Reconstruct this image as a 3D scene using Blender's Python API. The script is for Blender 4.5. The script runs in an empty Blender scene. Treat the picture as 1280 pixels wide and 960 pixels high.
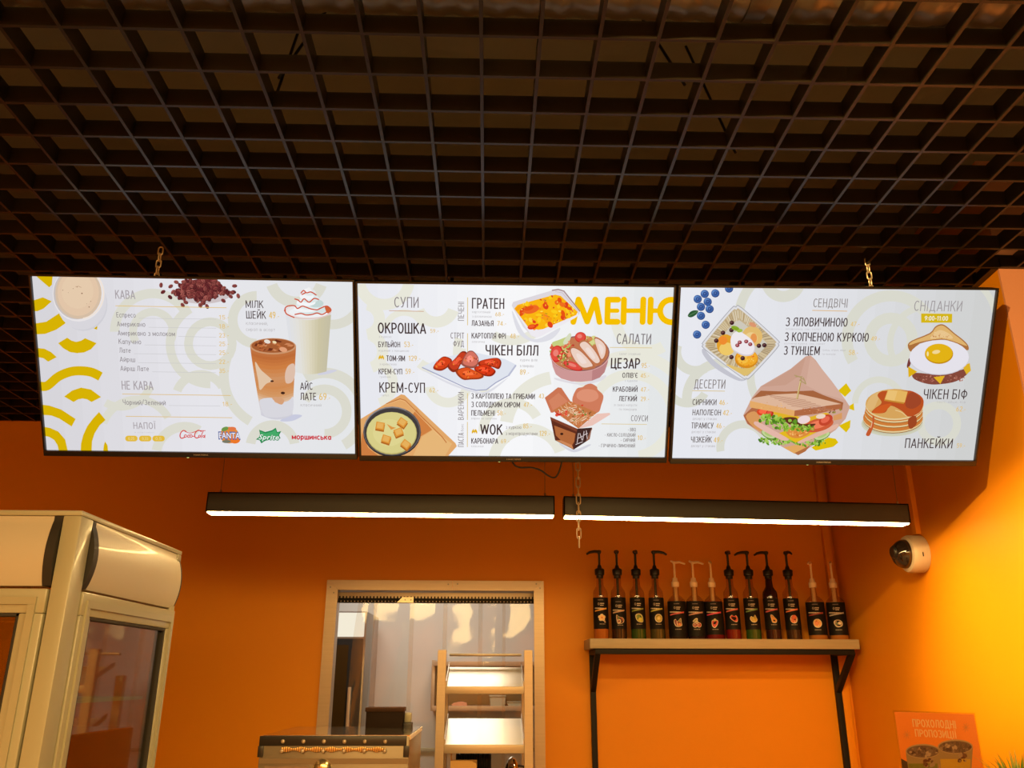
import bpy, bmesh, math, random
from mathutils import Vector, Matrix
import numpy as np

random.seed(7)
C = bpy.context.scene.collection
SC = bpy.context.scene
EYE = 1.66            # height of the camera above the floor
CELL = 0.12           # ceiling lattice module

# ------------------------------------------------------------------ camera
FPX, PITCH, YAW, ROLL = 1042.2, 0.338101, 0.0267553, 0.00235537
FWD = np.array([math.sin(YAW)*math.cos(PITCH), math.cos(YAW)*math.cos(PITCH), math.sin(PITCH)])
_rt = np.array([math.cos(YAW), -math.sin(YAW), 0.0]); _up = np.cross(_rt, FWD)
RT = math.cos(ROLL)*_rt + math.sin(ROLL)*_up
UP = -math.sin(ROLL)*_rt + math.cos(ROLL)*_up
cam_data = bpy.data.cameras.new('camera'); cam = bpy.data.objects.new('camera', cam_data); C.objects.link(cam)
cam_data.sensor_fit = 'HORIZONTAL'; cam_data.sensor_width = 36.0; cam_data.lens = FPX/1280*36
cam_data.clip_start = 0.02; cam_data.clip_end = 60
cam.matrix_world = Matrix(((RT[0], UP[0], -FWD[0], 0), (RT[1], UP[1], -FWD[1], 0), (RT[2], UP[2], -FWD[2], EYE), (0, 0, 0, 1)))
SC.camera = cam

# ------------------------------------------------------------------ colour management, world, lights
SC.view_settings.view_transform = 'Standard'; SC.view_settings.look = 'None'
SC.view_settings.exposure = 0.0; SC.view_settings.gamma = 1.0; SC.view_settings.use_curve_mapping = False
SC.cycles.max_bounces = 8; SC.cycles.transparent_max_bounces = 16; SC.cycles.sample_clamp_indirect = 3.0
SC.cycles.caustics_reflective = False; SC.cycles.caustics_refractive = False
wd = bpy.data.worlds.new('shop_hall'); SC.world = wd; wd.use_nodes = True
bg = wd.node_tree.nodes['Background']; bg.inputs[0].default_value = (0.30, 0.21, 0.11, 1); bg.inputs[1].default_value = 0.20

WARM = (1.0, 0.64, 0.22)
def spot(name, loc, target, power, angle, blend=0.5, radius=0.03, col=WARM):
    d = bpy.data.lights.new(name, 'SPOT'); d.energy = power; d.color = col; d.spot_size = math.radians(angle); d.spot_blend = blend
    d.shadow_soft_size = radius
    o = bpy.data.objects.new(name, d); C.objects.link(o); o.location = loc
    o.rotation_euler = (Vector(target)-Vector(loc)).to_track_quat('-Z', 'Y').to_euler(); return o
def area(name, loc, target, power, sx, sy, col=WARM):
    d = bpy.data.lights.new(name, 'AREA'); d.energy = power; d.color = col; d.shape = 'RECTANGLE'; d.size = sx; d.size_y = sy
    o = bpy.data.objects.new(name, d); C.objects.link(o); o.location = loc
    o.rotation_euler = (Vector(target)-Vector(loc)).to_track_quat('-Z', 'Y').to_euler(); return o
spot('ceiling_spotlight', (-0.12, 0.32, 2.84), (1.62, 2.50, 2.30), 230, 56, 1.0, 0.025)
spot('ceiling_spotlight', (-0.12, 0.32, 2.84), (1.64, 2.58, 1.84), 1350, 17.5, 1.0, 0.025)
spot('ceiling_spotlight', (0.55, 1.0, 2.84), (-0.9, 2.42, 1.88), 60, 50, 1.0, 0.08)
area('hall_ceiling_light', (0.2, -1.6, 2.8), (0.2, -1.1, 0.0), 345, 3.4, 2.6)
area('kitchen_ceiling_light', (-0.5, 5.3, 2.75), (-0.5, 5.3, 0.0), 26, 1.2, 0.5, (1.0, 0.93, 0.82))

# ------------------------------------------------------------------ materials
def lin(c):
    return tuple(((v/255)/12.92 if v/255 <= 0.04045 else ((v/255+0.055)/1.055)**2.4) for v in c)
MATS = {}
def mat(name, col, rough=0.5, metal=0.0, var=0.06, scale=6.0, bump=0.0, bscale=60.0, spec=0.5, stretch=None, coat=0.0):
    if name in MATS: return MATS[name]
    m = bpy.data.materials.new(name); m.use_nodes = True; nt = m.node_tree; b = nt.nodes['Principled BSDF']
    b.inputs['Roughness'].default_value = rough; b.inputs['Metallic'].default_value = metal
    b.inputs['Specular IOR Level'].default_value = spec; b.inputs['Coat Weight'].default_value = coat
    tc = nt.nodes.new('ShaderNodeTexCoord'); mp = nt.nodes.new('ShaderNodeMapping'); nt.links.new(tc.outputs['Object'], mp.inputs[0])
    if stretch: mp.inputs['Scale'].default_value = stretch
    nz = nt.nodes.new('ShaderNodeTexNoise'); nz.inputs['Scale'].default_value = scale; nz.inputs['Detail'].default_value = 4
    nt.links.new(mp.outputs[0], nz.inputs['Vector'])
    mx = nt.nodes.new('ShaderNodeMix'); mx.data_type = 'RGBA'
    mx.inputs[6].default_value = (*[max(0, c*(1-var)) for c in col], 1); mx.inputs[7].default_value = (*[min(1, c*(1+var)) for c in col], 1)
    nt.links.new(nz.outputs['Fac'], mx.inputs[0]); nt.links.new(mx.outputs[2], b.inputs['Base Color'])
    if bump:
        n2 = nt.nodes.new('ShaderNodeTexNoise'); n2.inputs['Scale'].default_value = bscale; nt.links.new(mp.outputs[0], n2.inputs['Vector'])
        bp = nt.nodes.new('ShaderNodeBump'); bp.inputs['Strength'].default_value = bump; bp.inputs['Distance'].default_value = 0.01
        nt.links.new(n2.outputs['Fac'], bp.inputs['Height']); nt.links.new(bp.outputs[0], b.inputs['Normal'])
    MATS[name] = m; return m
def emit(name, col, strength):
    if name in MATS: return MATS[name]
    m = bpy.data.materials.new(name); m.use_nodes = True; nt = m.node_tree; nt.nodes.remove(nt.nodes['Principled BSDF'])
    e = nt.nodes.new('ShaderNodeEmission'); e.inputs[0].default_value = (*col, 1); e.inputs[1].default_value = strength
    nt.links.new(e.outputs[0], nt.nodes['Material Output'].inputs[0]); MATS[name] = m; return m
def clear(name, tint, refl=1.0, rough=0.02, bump=0.0, bscale=8.0, haze=0.0, hazecol=(.8, .8, .8)):
    m = bpy.data.materials.new(name); m.use_nodes = True; nt = m.node_tree; nt.nodes.remove(nt.nodes['Principled BSDF'])
    t = nt.nodes.new('ShaderNodeBsdfTransparent'); t.inputs[0].default_value = (*tint, 1)
    g = nt.nodes.new('ShaderNodeBsdfGlossy'); g.inputs[0].default_value = (1, 1, 1, 1); g.inputs['Roughness'].default_value = rough
    f = nt.nodes.new('ShaderNodeFresnel'); f.inputs[0].default_value = 1.45
    ge = nt.nodes.new('ShaderNodeNewGeometry'); io = nt.nodes.new('ShaderNodeMapRange'); nt.links.new(ge.outputs['Backfacing'], io.inputs['Value'])
    io.inputs['To Min'].default_value = 1.45; io.inputs['To Max'].default_value = 1/1.45; nt.links.new(io.outputs[0], f.inputs[0])   # same reflection from either side
    ml = nt.nodes.new('ShaderNodeMath'); ml.operation = 'MULTIPLY'; ml.inputs[1].default_value = refl; nt.links.new(f.outputs[0], ml.inputs[0])
    mx = nt.nodes.new('ShaderNodeMixShader'); nt.links.new(ml.outputs[0], mx.inputs[0]); nt.links.new(t.outputs[0], mx.inputs[1]); nt.links.new(g.outputs[0], mx.inputs[2])
    out = mx
    if haze:
        d = nt.nodes.new('ShaderNodeBsdfDiffuse'); d.inputs[0].default_value = (*hazecol, 1)
        m2 = nt.nodes.new('ShaderNodeMixShader'); m2.inputs[0].default_value = haze
        nt.links.new(mx.outputs[0], m2.inputs[1]); nt.links.new(d.outputs[0], m2.inputs[2]); out = m2
    if bump:
        tc = nt.nodes.new('ShaderNodeTexCoord'); n2 = nt.nodes.new('ShaderNodeTexNoise'); n2.inputs['Scale'].default_value = bscale
        nt.links.new(tc.outputs['Object'], n2.inputs['Vector'])
        bp = nt.nodes.new('ShaderNodeBump'); bp.inputs['Strength'].default_value = bump; bp.inputs['Distance'].default_value = 0.02
        nt.links.new(n2.outputs['Fac'], bp.inputs['Height']); nt.links.new(bp.outputs[0], g.inputs['Normal'])
    nt.links.new(out.outputs[0], nt.nodes['Material Output'].inputs[0]); MATS[name] = m; return m
def print_mat(name, glow):
    """printed or displayed artwork: colours come from the drawing itself (a colour attribute)"""
    m = bpy.data.materials.new(name); m.use_nodes = True; nt = m.node_tree; b = nt.nodes['Principled BSDF']
    a = nt.nodes.new('ShaderNodeAttribute'); a.attribute_name = 'ink'
    if glow:
        nt.nodes.remove(b); e = nt.nodes.new('ShaderNodeEmission'); e.inputs[1].default_value = 1.0
        nt.links.new(a.outputs['Color'], e.inputs[0]); nt.links.new(e.outputs[0], nt.nodes['Material Output'].inputs[0])
        m.cycles.emission_sampling = 'NONE'
    else:
        nt.links.new(a.outputs['Color'], b.inputs['Base Color']); b.inputs['Roughness'].default_value = 0.45
    MATS[name] = m; return m

M = dict(
 orange=mat('orange_wall_paint', (0.80, 0.285, 0.003), 0.55, var=0.03, scale=2.0, bump=0.04, bscale=180, spec=0.3),
 pale=mat('pale_peach_paint', (0.70, 0.31, 0.18), 0.6, var=0.03, bump=0.03, bscale=150),
 lattice=mat('dark_lattice_metal', (0.018, 0.013, 0.008), 0.34, var=0.4, scale=3.0, spec=0.42),
 slab=mat('grey_concrete', (0.19, 0.165, 0.115), 0.9, var=0.30, scale=1.5, bump=0.2, bscale=30),
 floor=mat('dark_floor_tile', (0.42, 0.36, 0.28), 0.4, var=0.15, scale=3),
 blackp=mat('black_plastic', (0.012, 0.011, 0.010), 0.35, var=0.2),
 bezel=mat('dark_brown_bezel', (0.022, 0.014, 0.011), 0.35, var=0.15),
 blackm=mat('black_steel', (0.009, 0.007, 0.005), 0.6, var=0.25, scale=15, spec=0.25),
 lampb=mat('black_anodised', (0.018, 0.014, 0.010), 0.45, var=0.15, scale=20),
 chainm=mat('zinc_chain', (0.75, 0.64, 0.46), 0.4, metal=0.4, var=0.1),
 steel=mat('brushed_steel', (0.52, 0.41, 0.29), 0.38, metal=0.45, var=0.10, scale=4, stretch=(1, 1, 40), bump=0.03, bscale=50),
 steeld=mat('dark_steel', (0.28, 0.25, 0.22), 0.35, metal=0.85, var=0.2, scale=20),
 steelb=mat('bright_steel', (0.86, 0.74, 0.52), 0.30, metal=0.35, var=0.05, scale=5),
 white=mat('white_enamel', (0.42, 0.40, 0.28), 0.32, var=0.03, scale=3, coat=0.2),
 canopy=mat('cream_plastic', (0.60, 0.55, 0.45), 0.42, var=0.02, scale=3, coat=0.15),
 gasket=mat('black_rubber', (0.02, 0.017, 0.013), 0.6, var=0.2),
 wood=mat('oak_laminate', (0.42, 0.33, 0.20), 0.5, var=0.14, scale=5, stretch=(2, 30, 30)),
 card=mat('cardboard', (0.62, 0.36, 0.12), 0.8, var=0.1, scale=12),
 kwall=mat('white_wall_panel', (0.62, 0.60, 0.56), 0.45, var=0.04, scale=2),
 camw=mat('white_camera_shell', (0.56, 0.46, 0.34), 0.4, var=0.02),
 dome=mat('smoked_dome', (0.02, 0.013, 0.010), 0.06, var=0.1, spec=0.8),
 beige=mat('beige_pump_plastic', (0.92, 0.72, 0.48), 0.45, var=0.04),
 duct=mat('foil_duct', (0.34, 0.29, 0.22), 0.35, metal=0.7, var=0.25, scale=8, bump=0.2, bscale=25),
 grass=mat('green_leaf', (0.16, 0.26, 0.03), 0.5, var=0.5, scale=20),
 pot=mat('white_pot', (0.75, 0.7, 0.6), 0.5),
 glass=clear('fridge_glass', (0.80, 0.76, 0.60), 1.6, 0.02),
 pvc=clear('clear_pvc', (0.93, 0.90, 0.85), 1.5, 0.07, bump=0.16, bscale=5.0, haze=0.05, hazecol=(0.8, 0.7, 0.6)),
 acrylic=clear('clear_acrylic', (0.95, 0.93, 0.9), 1.0, 0.02),
 lamp=emit('lamp_diffuser', (1.0, 0.66, 0.24), 49.0),
 led=emit('green_indicator', (0.75, 0.9, 0.25), 1.5),
 screen=print_mat('screen_picture', True),
 ink=print_mat('printed_picture', False),
)

# ------------------------------------------------------------------ mesh helpers
class MB:
    def __init__(s): s.bm = bmesh.new()
    def _xf(s, vs, c, rot):
        m = Matrix.Translation(Vector(c)) @ (rot.to_4x4() if rot is not None else Matrix.Identity(4))
        bmesh.ops.transform(s.bm, matrix=m, verts=vs)
    def box(s, c, size, bevel=0.0, rot=None, seg=2):
        r = bmesh.ops.create_cube(s.bm, size=1.0); vs = r['verts']
        bmesh.ops.scale(s.bm, vec=Vector(size), verts=vs)
        if bevel:
            es = list({e for v in vs for e in v.link_edges})
            rb = bmesh.ops.bevel(s.bm, geom=es, offset=min(bevel, min(size)*0.45), segments=seg, affect='EDGES', profile=0.6)
            vs = list({v for f in rb['faces'] for v in f.verts} | {v for v in vs if v.is_valid})
        s._xf(vs, c, rot); return s
    def span(s, a, b, bevel=0.0):
        return s.box([(a[i]+b[i])/2 for i in range(3)], [abs(b[i]-a[i]) for i in range(3)], bevel)
    def cyl(s, p0, p1, r0, r1=None, seg=24, caps=True):
        p0, p1 = Vector(p0), Vector(p1); r1 = r0 if r1 is None else r1; d = p1-p0
        r = bmesh.ops.create_cone(s.bm, cap_ends=caps, segments=seg, radius1=r0, radius2=r1, depth=d.length)
        s._xf(r['verts'], (p0+p1)/2, d.to_track_quat('Z', 'Y').to_matrix()); return s
    def tube(s, pts, r, seg=8, closed=False, caps=True):
        pts = [Vector(p) for p in pts]; n = len(pts); rings = []; prev = None
        for i, p in enumerate(pts):
            if closed: t = pts[(i+1) % n]-pts[i-1]
            else: t = pts[min(i+1, n-1)]-pts[max(i-1, 0)]
            t.normalize()
            if prev is None:
                a = Vector((0, 0, 1)) if abs(t.z) < 0.9 else Vector((1, 0, 0)); u = t.cross(a).normalized()
            else: u = (prev-t*prev.dot(t)).normalized()
            prev = u; v = t.cross(u); rr = r[i] if isinstance(r, (list, tuple)) else r
            rings.append([s.bm.verts.new(p+u*rr*math.cos(2*math.pi*k/seg)+v*rr*math.sin(2*math.pi*k/seg)) for k in range(seg)])
        for i in range(n if closed else n-1):
            a, b = rings[i], rings[(i+1) % n]
            for k in range(seg): s.bm.faces.new((a[k], a[(k+1) % seg], b[(k+1) % seg], b[k]))
        if caps and not closed: s.bm.faces.new(rings[0][::-1]); s.bm.faces.new(rings[-1])
        return s
    def lathe(s, prof, c=(0, 0, 0), seg=28, rot=None):
        rings = []; new = []
        for r, z in prof:
            ring = [s.bm.verts.new((max(r, 1e-5)*math.cos(2*math.pi*k/seg), max(r, 1e-5)*math.sin(2*math.pi*k/seg), z)) for k in range(seg)]
            rings.append(ring); new += ring
        for a, b in zip(rings, rings[1:]):
            for k in range(seg): s.bm.faces.new((a[k], a[(k+1) % seg], b[(k+1) % seg], b[k]))
        s.bm.faces.new(rings[0][::-1]); s.bm.faces.new(rings[-1])
        s._xf(new, c, rot); return s
    def prism(s, poly, axis, lo, hi):
        """closed outline (2-D) swept along one axis: axis 0 -> (y,z), 1 -> (x,z), 2 -> (x,y)"""
        def P(p, t):
            return {0: (t, p[0], p[1]), 1: (p[0], t, p[1]), 2: (p[0], p[1], t)}[axis]
        a = [s.bm.verts.new(P(p, lo)) for p in poly]; b = [s.bm.verts.new(P(p, hi)) for p in poly]; n = len(poly)
        s.bm.faces.new(a[::-1]); s.bm.faces.new(b)
        for i in range(n): s.bm.faces.new((a[i], a[(i+1) % n], b[(i+1) % n], b[i]))
        return s
    def quadstrip(s, A, B):
        a = [s.bm.verts.new(p) for p in A]; b = [s.bm.verts.new(p) for p in B]
        for i in range(len(a)-1): s.bm.faces.new((a[i], a[i+1], b[i+1], b[i]))
        return s
    def build(s, name, m, parent=None, smooth=40):
        me = bpy.data.meshes.new(name)
        bmesh.ops.recalc_face_normals(s.bm, faces=s.bm.faces)
        s.bm.to_mesh(me); s.bm.free(); me.materials.append(m)
        o = bpy.data.objects.new(name, me); C.objects.link(o)
        if parent: o.parent = parent
        if smooth:
            for p in me.polygons: p.use_smooth = True
            me.set_sharp_from_angle(angle=math.radians(smooth))
        return o
def tag(o, label, cat, group=None, kind=None):
    o['label'] = label; o['category'] = cat
    if group: o['group'] = group
    if kind: o['kind'] = kind
    return o
def struct(o):
    o['kind'] = 'structure'; return o
def thing(name, loc, label, cat, group=None, rz=0.0):
    o = bpy.data.objects.new(name, None); C.objects.link(o); o.empty_display_size = 0.05
    o.location = loc; o.rotation_euler = (0, 0, rz); return tag(o, label, cat, group)
def dup(src, loc, label=None):
    r = src.copy(); C.objects.link(r); r.location = loc
    if label: r['label'] = label
    for ch in list(src.children):
        c = ch.copy(); C.objects.link(c); c.parent = r
        for g in ch.children:
            d = g.copy(); C.objects.link(d); d.parent = c
    return r

# sight lines of the photograph, used only to measure where things stand
def ray(px, py): return FWD+(px-640)/FPX*RT-(py-480)/FPX*UP
def atY(px, py, Y):
    d = ray(px, py); d = d*(Y/d[1]); return Vector((d[0], d[1], d[2]+EYE))

# ------------------------------------------------------------------ 2-D drawing on real surfaces (screens, labels, posters)
def spline(P, n=6):
    out = []; k = len(P)
    for i in range(k):
        p0, p1, p2, p3 = P[i-1], P[i], P[(i+1) % k], P[(i+2) % k]
        for j in range(n):
            t = j/n; t2 = t*t; t3 = t2*t
            out.append(tuple(0.5*(2*p1[d]+(p2[d]-p0[d])*t+(2*p0[d]-5*p1[d]+4*p2[d]-p3[d])*t2+(3*p1[d]-p0[d]-3*p2[d]+p3[d])*t3) for d in (0, 1)))
    return out
def clip_poly(P, lo, hi):
    for ax in (0, 1):
        for sgn, lim in ((1, lo[ax]), (-1, -hi[ax])):
            Q = []
            for i in range(len(P)):
                a, b = P[i-1], P[i]; da, db = sgn*a[ax]-lim, sgn*b[ax]-lim
                if (da >= 0) != (db >= 0):
                    t = da/(da-db); Q.append((a[0]+(b[0]-a[0])*t, a[1]+(b[1]-a[1])*t))
                if db >= 0: Q.append(b)
            P = Q
            if len(P) < 3: return []
    return P
_glyph = {}
def glyphs(s, bold, shear=0.0):
    key = (s, bold, shear)
    if key in _glyph: return _glyph[key]
    cu = bpy.data.curves.new('t', 'FONT'); cu.body = s; cu.resolution_u = 2; cu.offset = bold; cu.shear = shear; cu.space_character = 1.05
    ob = bpy.data.objects.new('t', cu); C.objects.link(ob)
    dg = bpy.context.evaluated_depsgraph_get(); dg.update()
    me = bpy.data.meshes.new_from_object(ob.evaluated_get(dg))
    tris = [[(me.vertices[v].co.x, me.vertices[v].co.y) for v in p.vertices] for p in me.polygons]
    bpy.data.objects.remove(ob); bpy.data.curves.remove(cu); bpy.data.meshes.remove(me)
    xs = [p[0] for t in tris for p in t] or [0, 1]
    _glyph[key] = (tris, min(xs), max(xs)); return _glyph[key]
CAPH = max(p[1] for t in glyphs('Н', 0.0)[0] for p in t)
# a plain condensed stroke alphabet (cap height 1): character -> (width, strokes)
def _arc(cx, cy, rx, ry, a0, a1, n=14): return [(cx+rx*math.cos(math.radians(a0+(a1-a0)*i/n)), cy+ry*math.sin(math.radians(a0+(a1-a0)*i/n))) for i in range(n+1)]
def _bowl(x0, x1, yb, yt, s=1): r = (x1-x0)*.55*s; return [(x0, yt)]+_arc(x1-r, (yb+yt)/2, r, (yt-yb)/2, 90, -90, 10)+[(x0, yb)]
_L, _R, _B, _T = .06, .40, .055, .945
_st = [(_L, 0), (_L, 1)]; _sr = [(_R, 0), (_R, 1)]
ALPHA = {
 'А': (.50, [[(.04, 0), (.25, .97), (.46, 0)], [(.11, .30), (.39, .30)]]), 'Б': (.46, [_st, [(_L, _T), (.39, _T)], _bowl(_L, _R, _B, .55)]), 'В': (.46, [_st, _bowl(_L, .37, .53, _T), _bowl(_L, _R, _B, .53)]),
 'Г': (.40, [[(_L, 0), (_L, _T), (.39, _T)]]), 'Д': (.54, [[(.06, -.14), (.06, _B), (.48, _B), (.48, -.14)], [(.12, _B), (.18, _T), (.40, _T), (.40, _B)]]), 'Е': (.42, [[(.38, _T), (_L, _T), (_L, _B), (.38, _B)], [(_L, .51), (.34, .51)]]),
 'Є': (.44, [_arc(.25, .5, .19, .445, 48, 312), [(.08, .5), (.32, .5)]]), 'Ж': (.62, [[(.31, 0), (.31, 1)], [(.05, 1), (.27, .5), (.05, 0)], [(.57, 1), (.35, .5), (.57, 0)], [(.27, .5), (.35, .5)]]), 'З': (.43, [_arc(.20, .735, .16, .21, 150, -90), _arc(.20, .29, .18, .235, 90, -150)]),
 'И': (.46, [_st, _sr, [(_L, .10), (_R, .90)]]), 'І': (.16, [[(.08, 0), (.08, 1)]]), 'Ї': (.20, [[(.10, 0), (.10, 1)], [(-.01, 1.16), (.07, 1.16)], [(.13, 1.16), (.21, 1.16)]]), 'Й': (.46, [_st, _sr, [(_L, .10), (_R, .90)], _arc(.23, 1.24, .10, .11, 190, 350, 8)]),
 'К': (.46, [_st, [(.42, 1), (.08, .46)], [(.18, .60), (.44, 0)]]), 'Л': (.48, [[(.02, _B), (.09, .11), (.13, .30), (.15, _T), (.42, _T), (.42, 0)]]), 'М': (.60, [[(_L, 0), (_L, 1)], [(.07, .95), (.30, .16), (.53, .95)], [(.54, 1), (.54, 0)]]), 'Н': (.46, [_st, _sr, [(_L, .52), (_R, .52)]]),
 'О': (.50, [_arc(.25, .5, .19, .445, 0, 360, 24)]), 'П': (.46, [[(_L, 0), (_L, _T), (_R, _T), (_R, 0)]]), 'Р': (.44, [_st, _bowl(_L, .39, .43, _T)]), 'С': (.44, [_arc(.25, .5, .19, .445, 46, 314)]), 'Т': (.42, [[(.01, _T), (.41, _T)], [(.21, 0), (.21, _T)]]),
 'У': (.45, [[(.04, 1), (.23, .34)], [(.42, 1), (.20, .12), (.14, .06), (.06, .06)]]), 'Ф': (.60, [[(.30, 0), (.30, 1)], _arc(.30, .52, .23, .30, 0, 360, 22)]), 'Х': (.46, [[(.04, 1), (.42, 0)], [(.42, 1), (.04, 0)]]), 'Ц': (.52, [[(_L, 1), (_L, _B), (.48, _B), (.48, -.14)], [(.39, 1), (.39, _B)]]),
 'Ч': (.46, [[(_L, 1), (_L, .60), (.10, .47), (.18, .42), (_R, .42)], _sr]), 'Ш': (.64, [[(_L, 1), (_L, _B), (.58, _B), (.58, 1)], [(.32, 1), (.32, _B)]]), 'Щ': (.70, [[(_L, 1), (_L, _B), (.66, _B), (.66, -.14)], [(.32, 1), (.32, _B)], [(.57, 1), (.57, _B)]]), 'Ь': (.44, [_st, _bowl(_L, .39, _B, .55)]),
 'Ю': (.66, [_st, [(_L, .52), (.25, .52)], _arc(.43, .5, .17, .445, 0, 360, 22)]), 'Я': (.45, [_sr, [(_R, _T)]+[(.46-x, y) for x, y in _bowl(_L, .39, .43, _T)][1:-1]+[(_R, .43)], [(.22, .43), (.05, 0)]]),
 'W': (.66, [[(.02, 1), (.17, .06), (.33, .94), (.49, .06), (.64, 1)]]), 'Q': (.50, [_arc(.25, .5, .19, .445, 0, 360, 24), [(.27, .22), (.46, -.04)]]),
 '0': (.42, [_arc(.21, .5, .155, .445, 0, 360, 22)]), '1': (.28, [[(.03, .76), (.17, .93)], [(.18, 1), (.18, 0)]]), '2': (.42, [_arc(.21, .73, .16, .215, 165, -25)+[(.07, _B), (.40, _B)]]), '4': (.44, [[(.32, 0), (.32, .97), (.04, .26), (.43, .26)]]),
 '5': (.42, [[(.38, _T), (.10, _T), (.07, .55)]+_arc(.19, .325, .18, .27, 118, -150)]), '6': (.43, [_arc(.22, .30, .155, .245, 0, 360, 18), [(.068, .32), (.12, .64), (.28, .98)]]), '7': (.42, [[(.03, _T), (.38, _T), (.14, 0)]]), '8': (.42, [_arc(.21, .74, .14, .205, 0, 360, 18), _arc(.21, .29, .16, .235, 0, 360, 18)]),
 '9': (.43, [_arc(.21, .70, .155, .245, 0, 360, 18), [(.362, .68), (.31, .36), (.15, .02)]]), '-': (.28, [[(.03, .42), (.25, .42)]]), '.': (.12, [[(.06, 0), (.06, .12)]]), ',': (.12, [[(.07, .12), (.07, 0), (.03, -.12)]]), ':': (.14, [[(.07, .08), (.07, .20)], [(.07, .55), (.07, .67)]]), "'": (.12, [[(.06, .72), (.06, 1)]]), '/': (.34, [[(.02, -.08), (.32, 1.05)]]), ' ': (.20, [])}
ALPHA['3'] = ALPHA['З']; ALPHA['O'] = ALPHA['О']; ALPHA['K'] = ALPHA['К']; ALPHA['B'] = ALPHA['В']
for _u in 'ВГДЖЗИЇЙКЛМНПТХЦЧШЩЬЮЯОСЄІ':
    ALPHA[_u.lower()] = (ALPHA[_u][0]*.86, [[(x*.86, y*.70) for x, y in s] for s in ALPHA[_u][1]])
ALPHA['а'] = (.42, [_arc(.20, .34, .14, .29, 0, 360, 16), [(.35, .69), (.35, 0)]]); ALPHA['е'] = (.40, [[(.06, .37), (.35, .37)]+_arc(.205, .35, .15, .30, 5, 315, 14)]); ALPHA['р'] = (.42, [[(.06, .69), (.06, -.24)], _arc(.21, .34, .14, .29, 0, 360, 16)])
ALPHA['у'] = (.40, [[(.03, .70), (.20, .10)], [(.37, .70), (.17, -.12), (.05, -.22)]]); ALPHA['б'] = (.42, [_arc(.21, .32, .14, .27, 0, 360, 16), [(.075, .36), (.10, .78), (.34, .97)]]); ALPHA['ф'] = (.52, [[(.26, -.24), (.26, .95)], _arc(.26, .34, .19, .29, 0, 360, 18)])
def miter(P, w):
    """quads of a stroke of width w with mitred corners; very sharp corners are left as two crossing ends"""
    n = len(P); closed = math.hypot(P[0][0]-P[-1][0], P[0][1]-P[-1][1]) < 1e-9
    N = []
    for a, b in zip(P, P[1:]): dx, dy = b[0]-a[0], b[1]-a[1]; l = math.hypot(dx, dy) or 1; N.append((-dy/l, dx/l))
    def off(i, j, own):
        n1, n2 = N[i], N[j]; mx, my = n1[0]+n2[0], n1[1]+n2[1]; q = mx*mx+my*my
        if q < 1.3: return (own[0]*w/2, own[1]*w/2)
        k = 2/q; return (mx*k*w/2, my*k*w/2)
    out = []
    for i in range(n-1):
        o = N[i]; s0 = off(i-1, i, o) if i else (off(-1, 0, o) if closed else (o[0]*w/2, o[1]*w/2)); s1 = off(i, i+1, o) if i < n-2 else (off(-1, 0, o) if closed else (o[0]*w/2, o[1]*w/2))
        a, b = P[i], P[i+1]; out.append(((a[0]+s0[0], a[1]+s0[1]), (b[0]+s1[0], b[1]+s1[1]), (b[0]-s1[0], b[1]-s1[1]), (a[0]-s0[0], a[1]-s0[1])))
    return out
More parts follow.
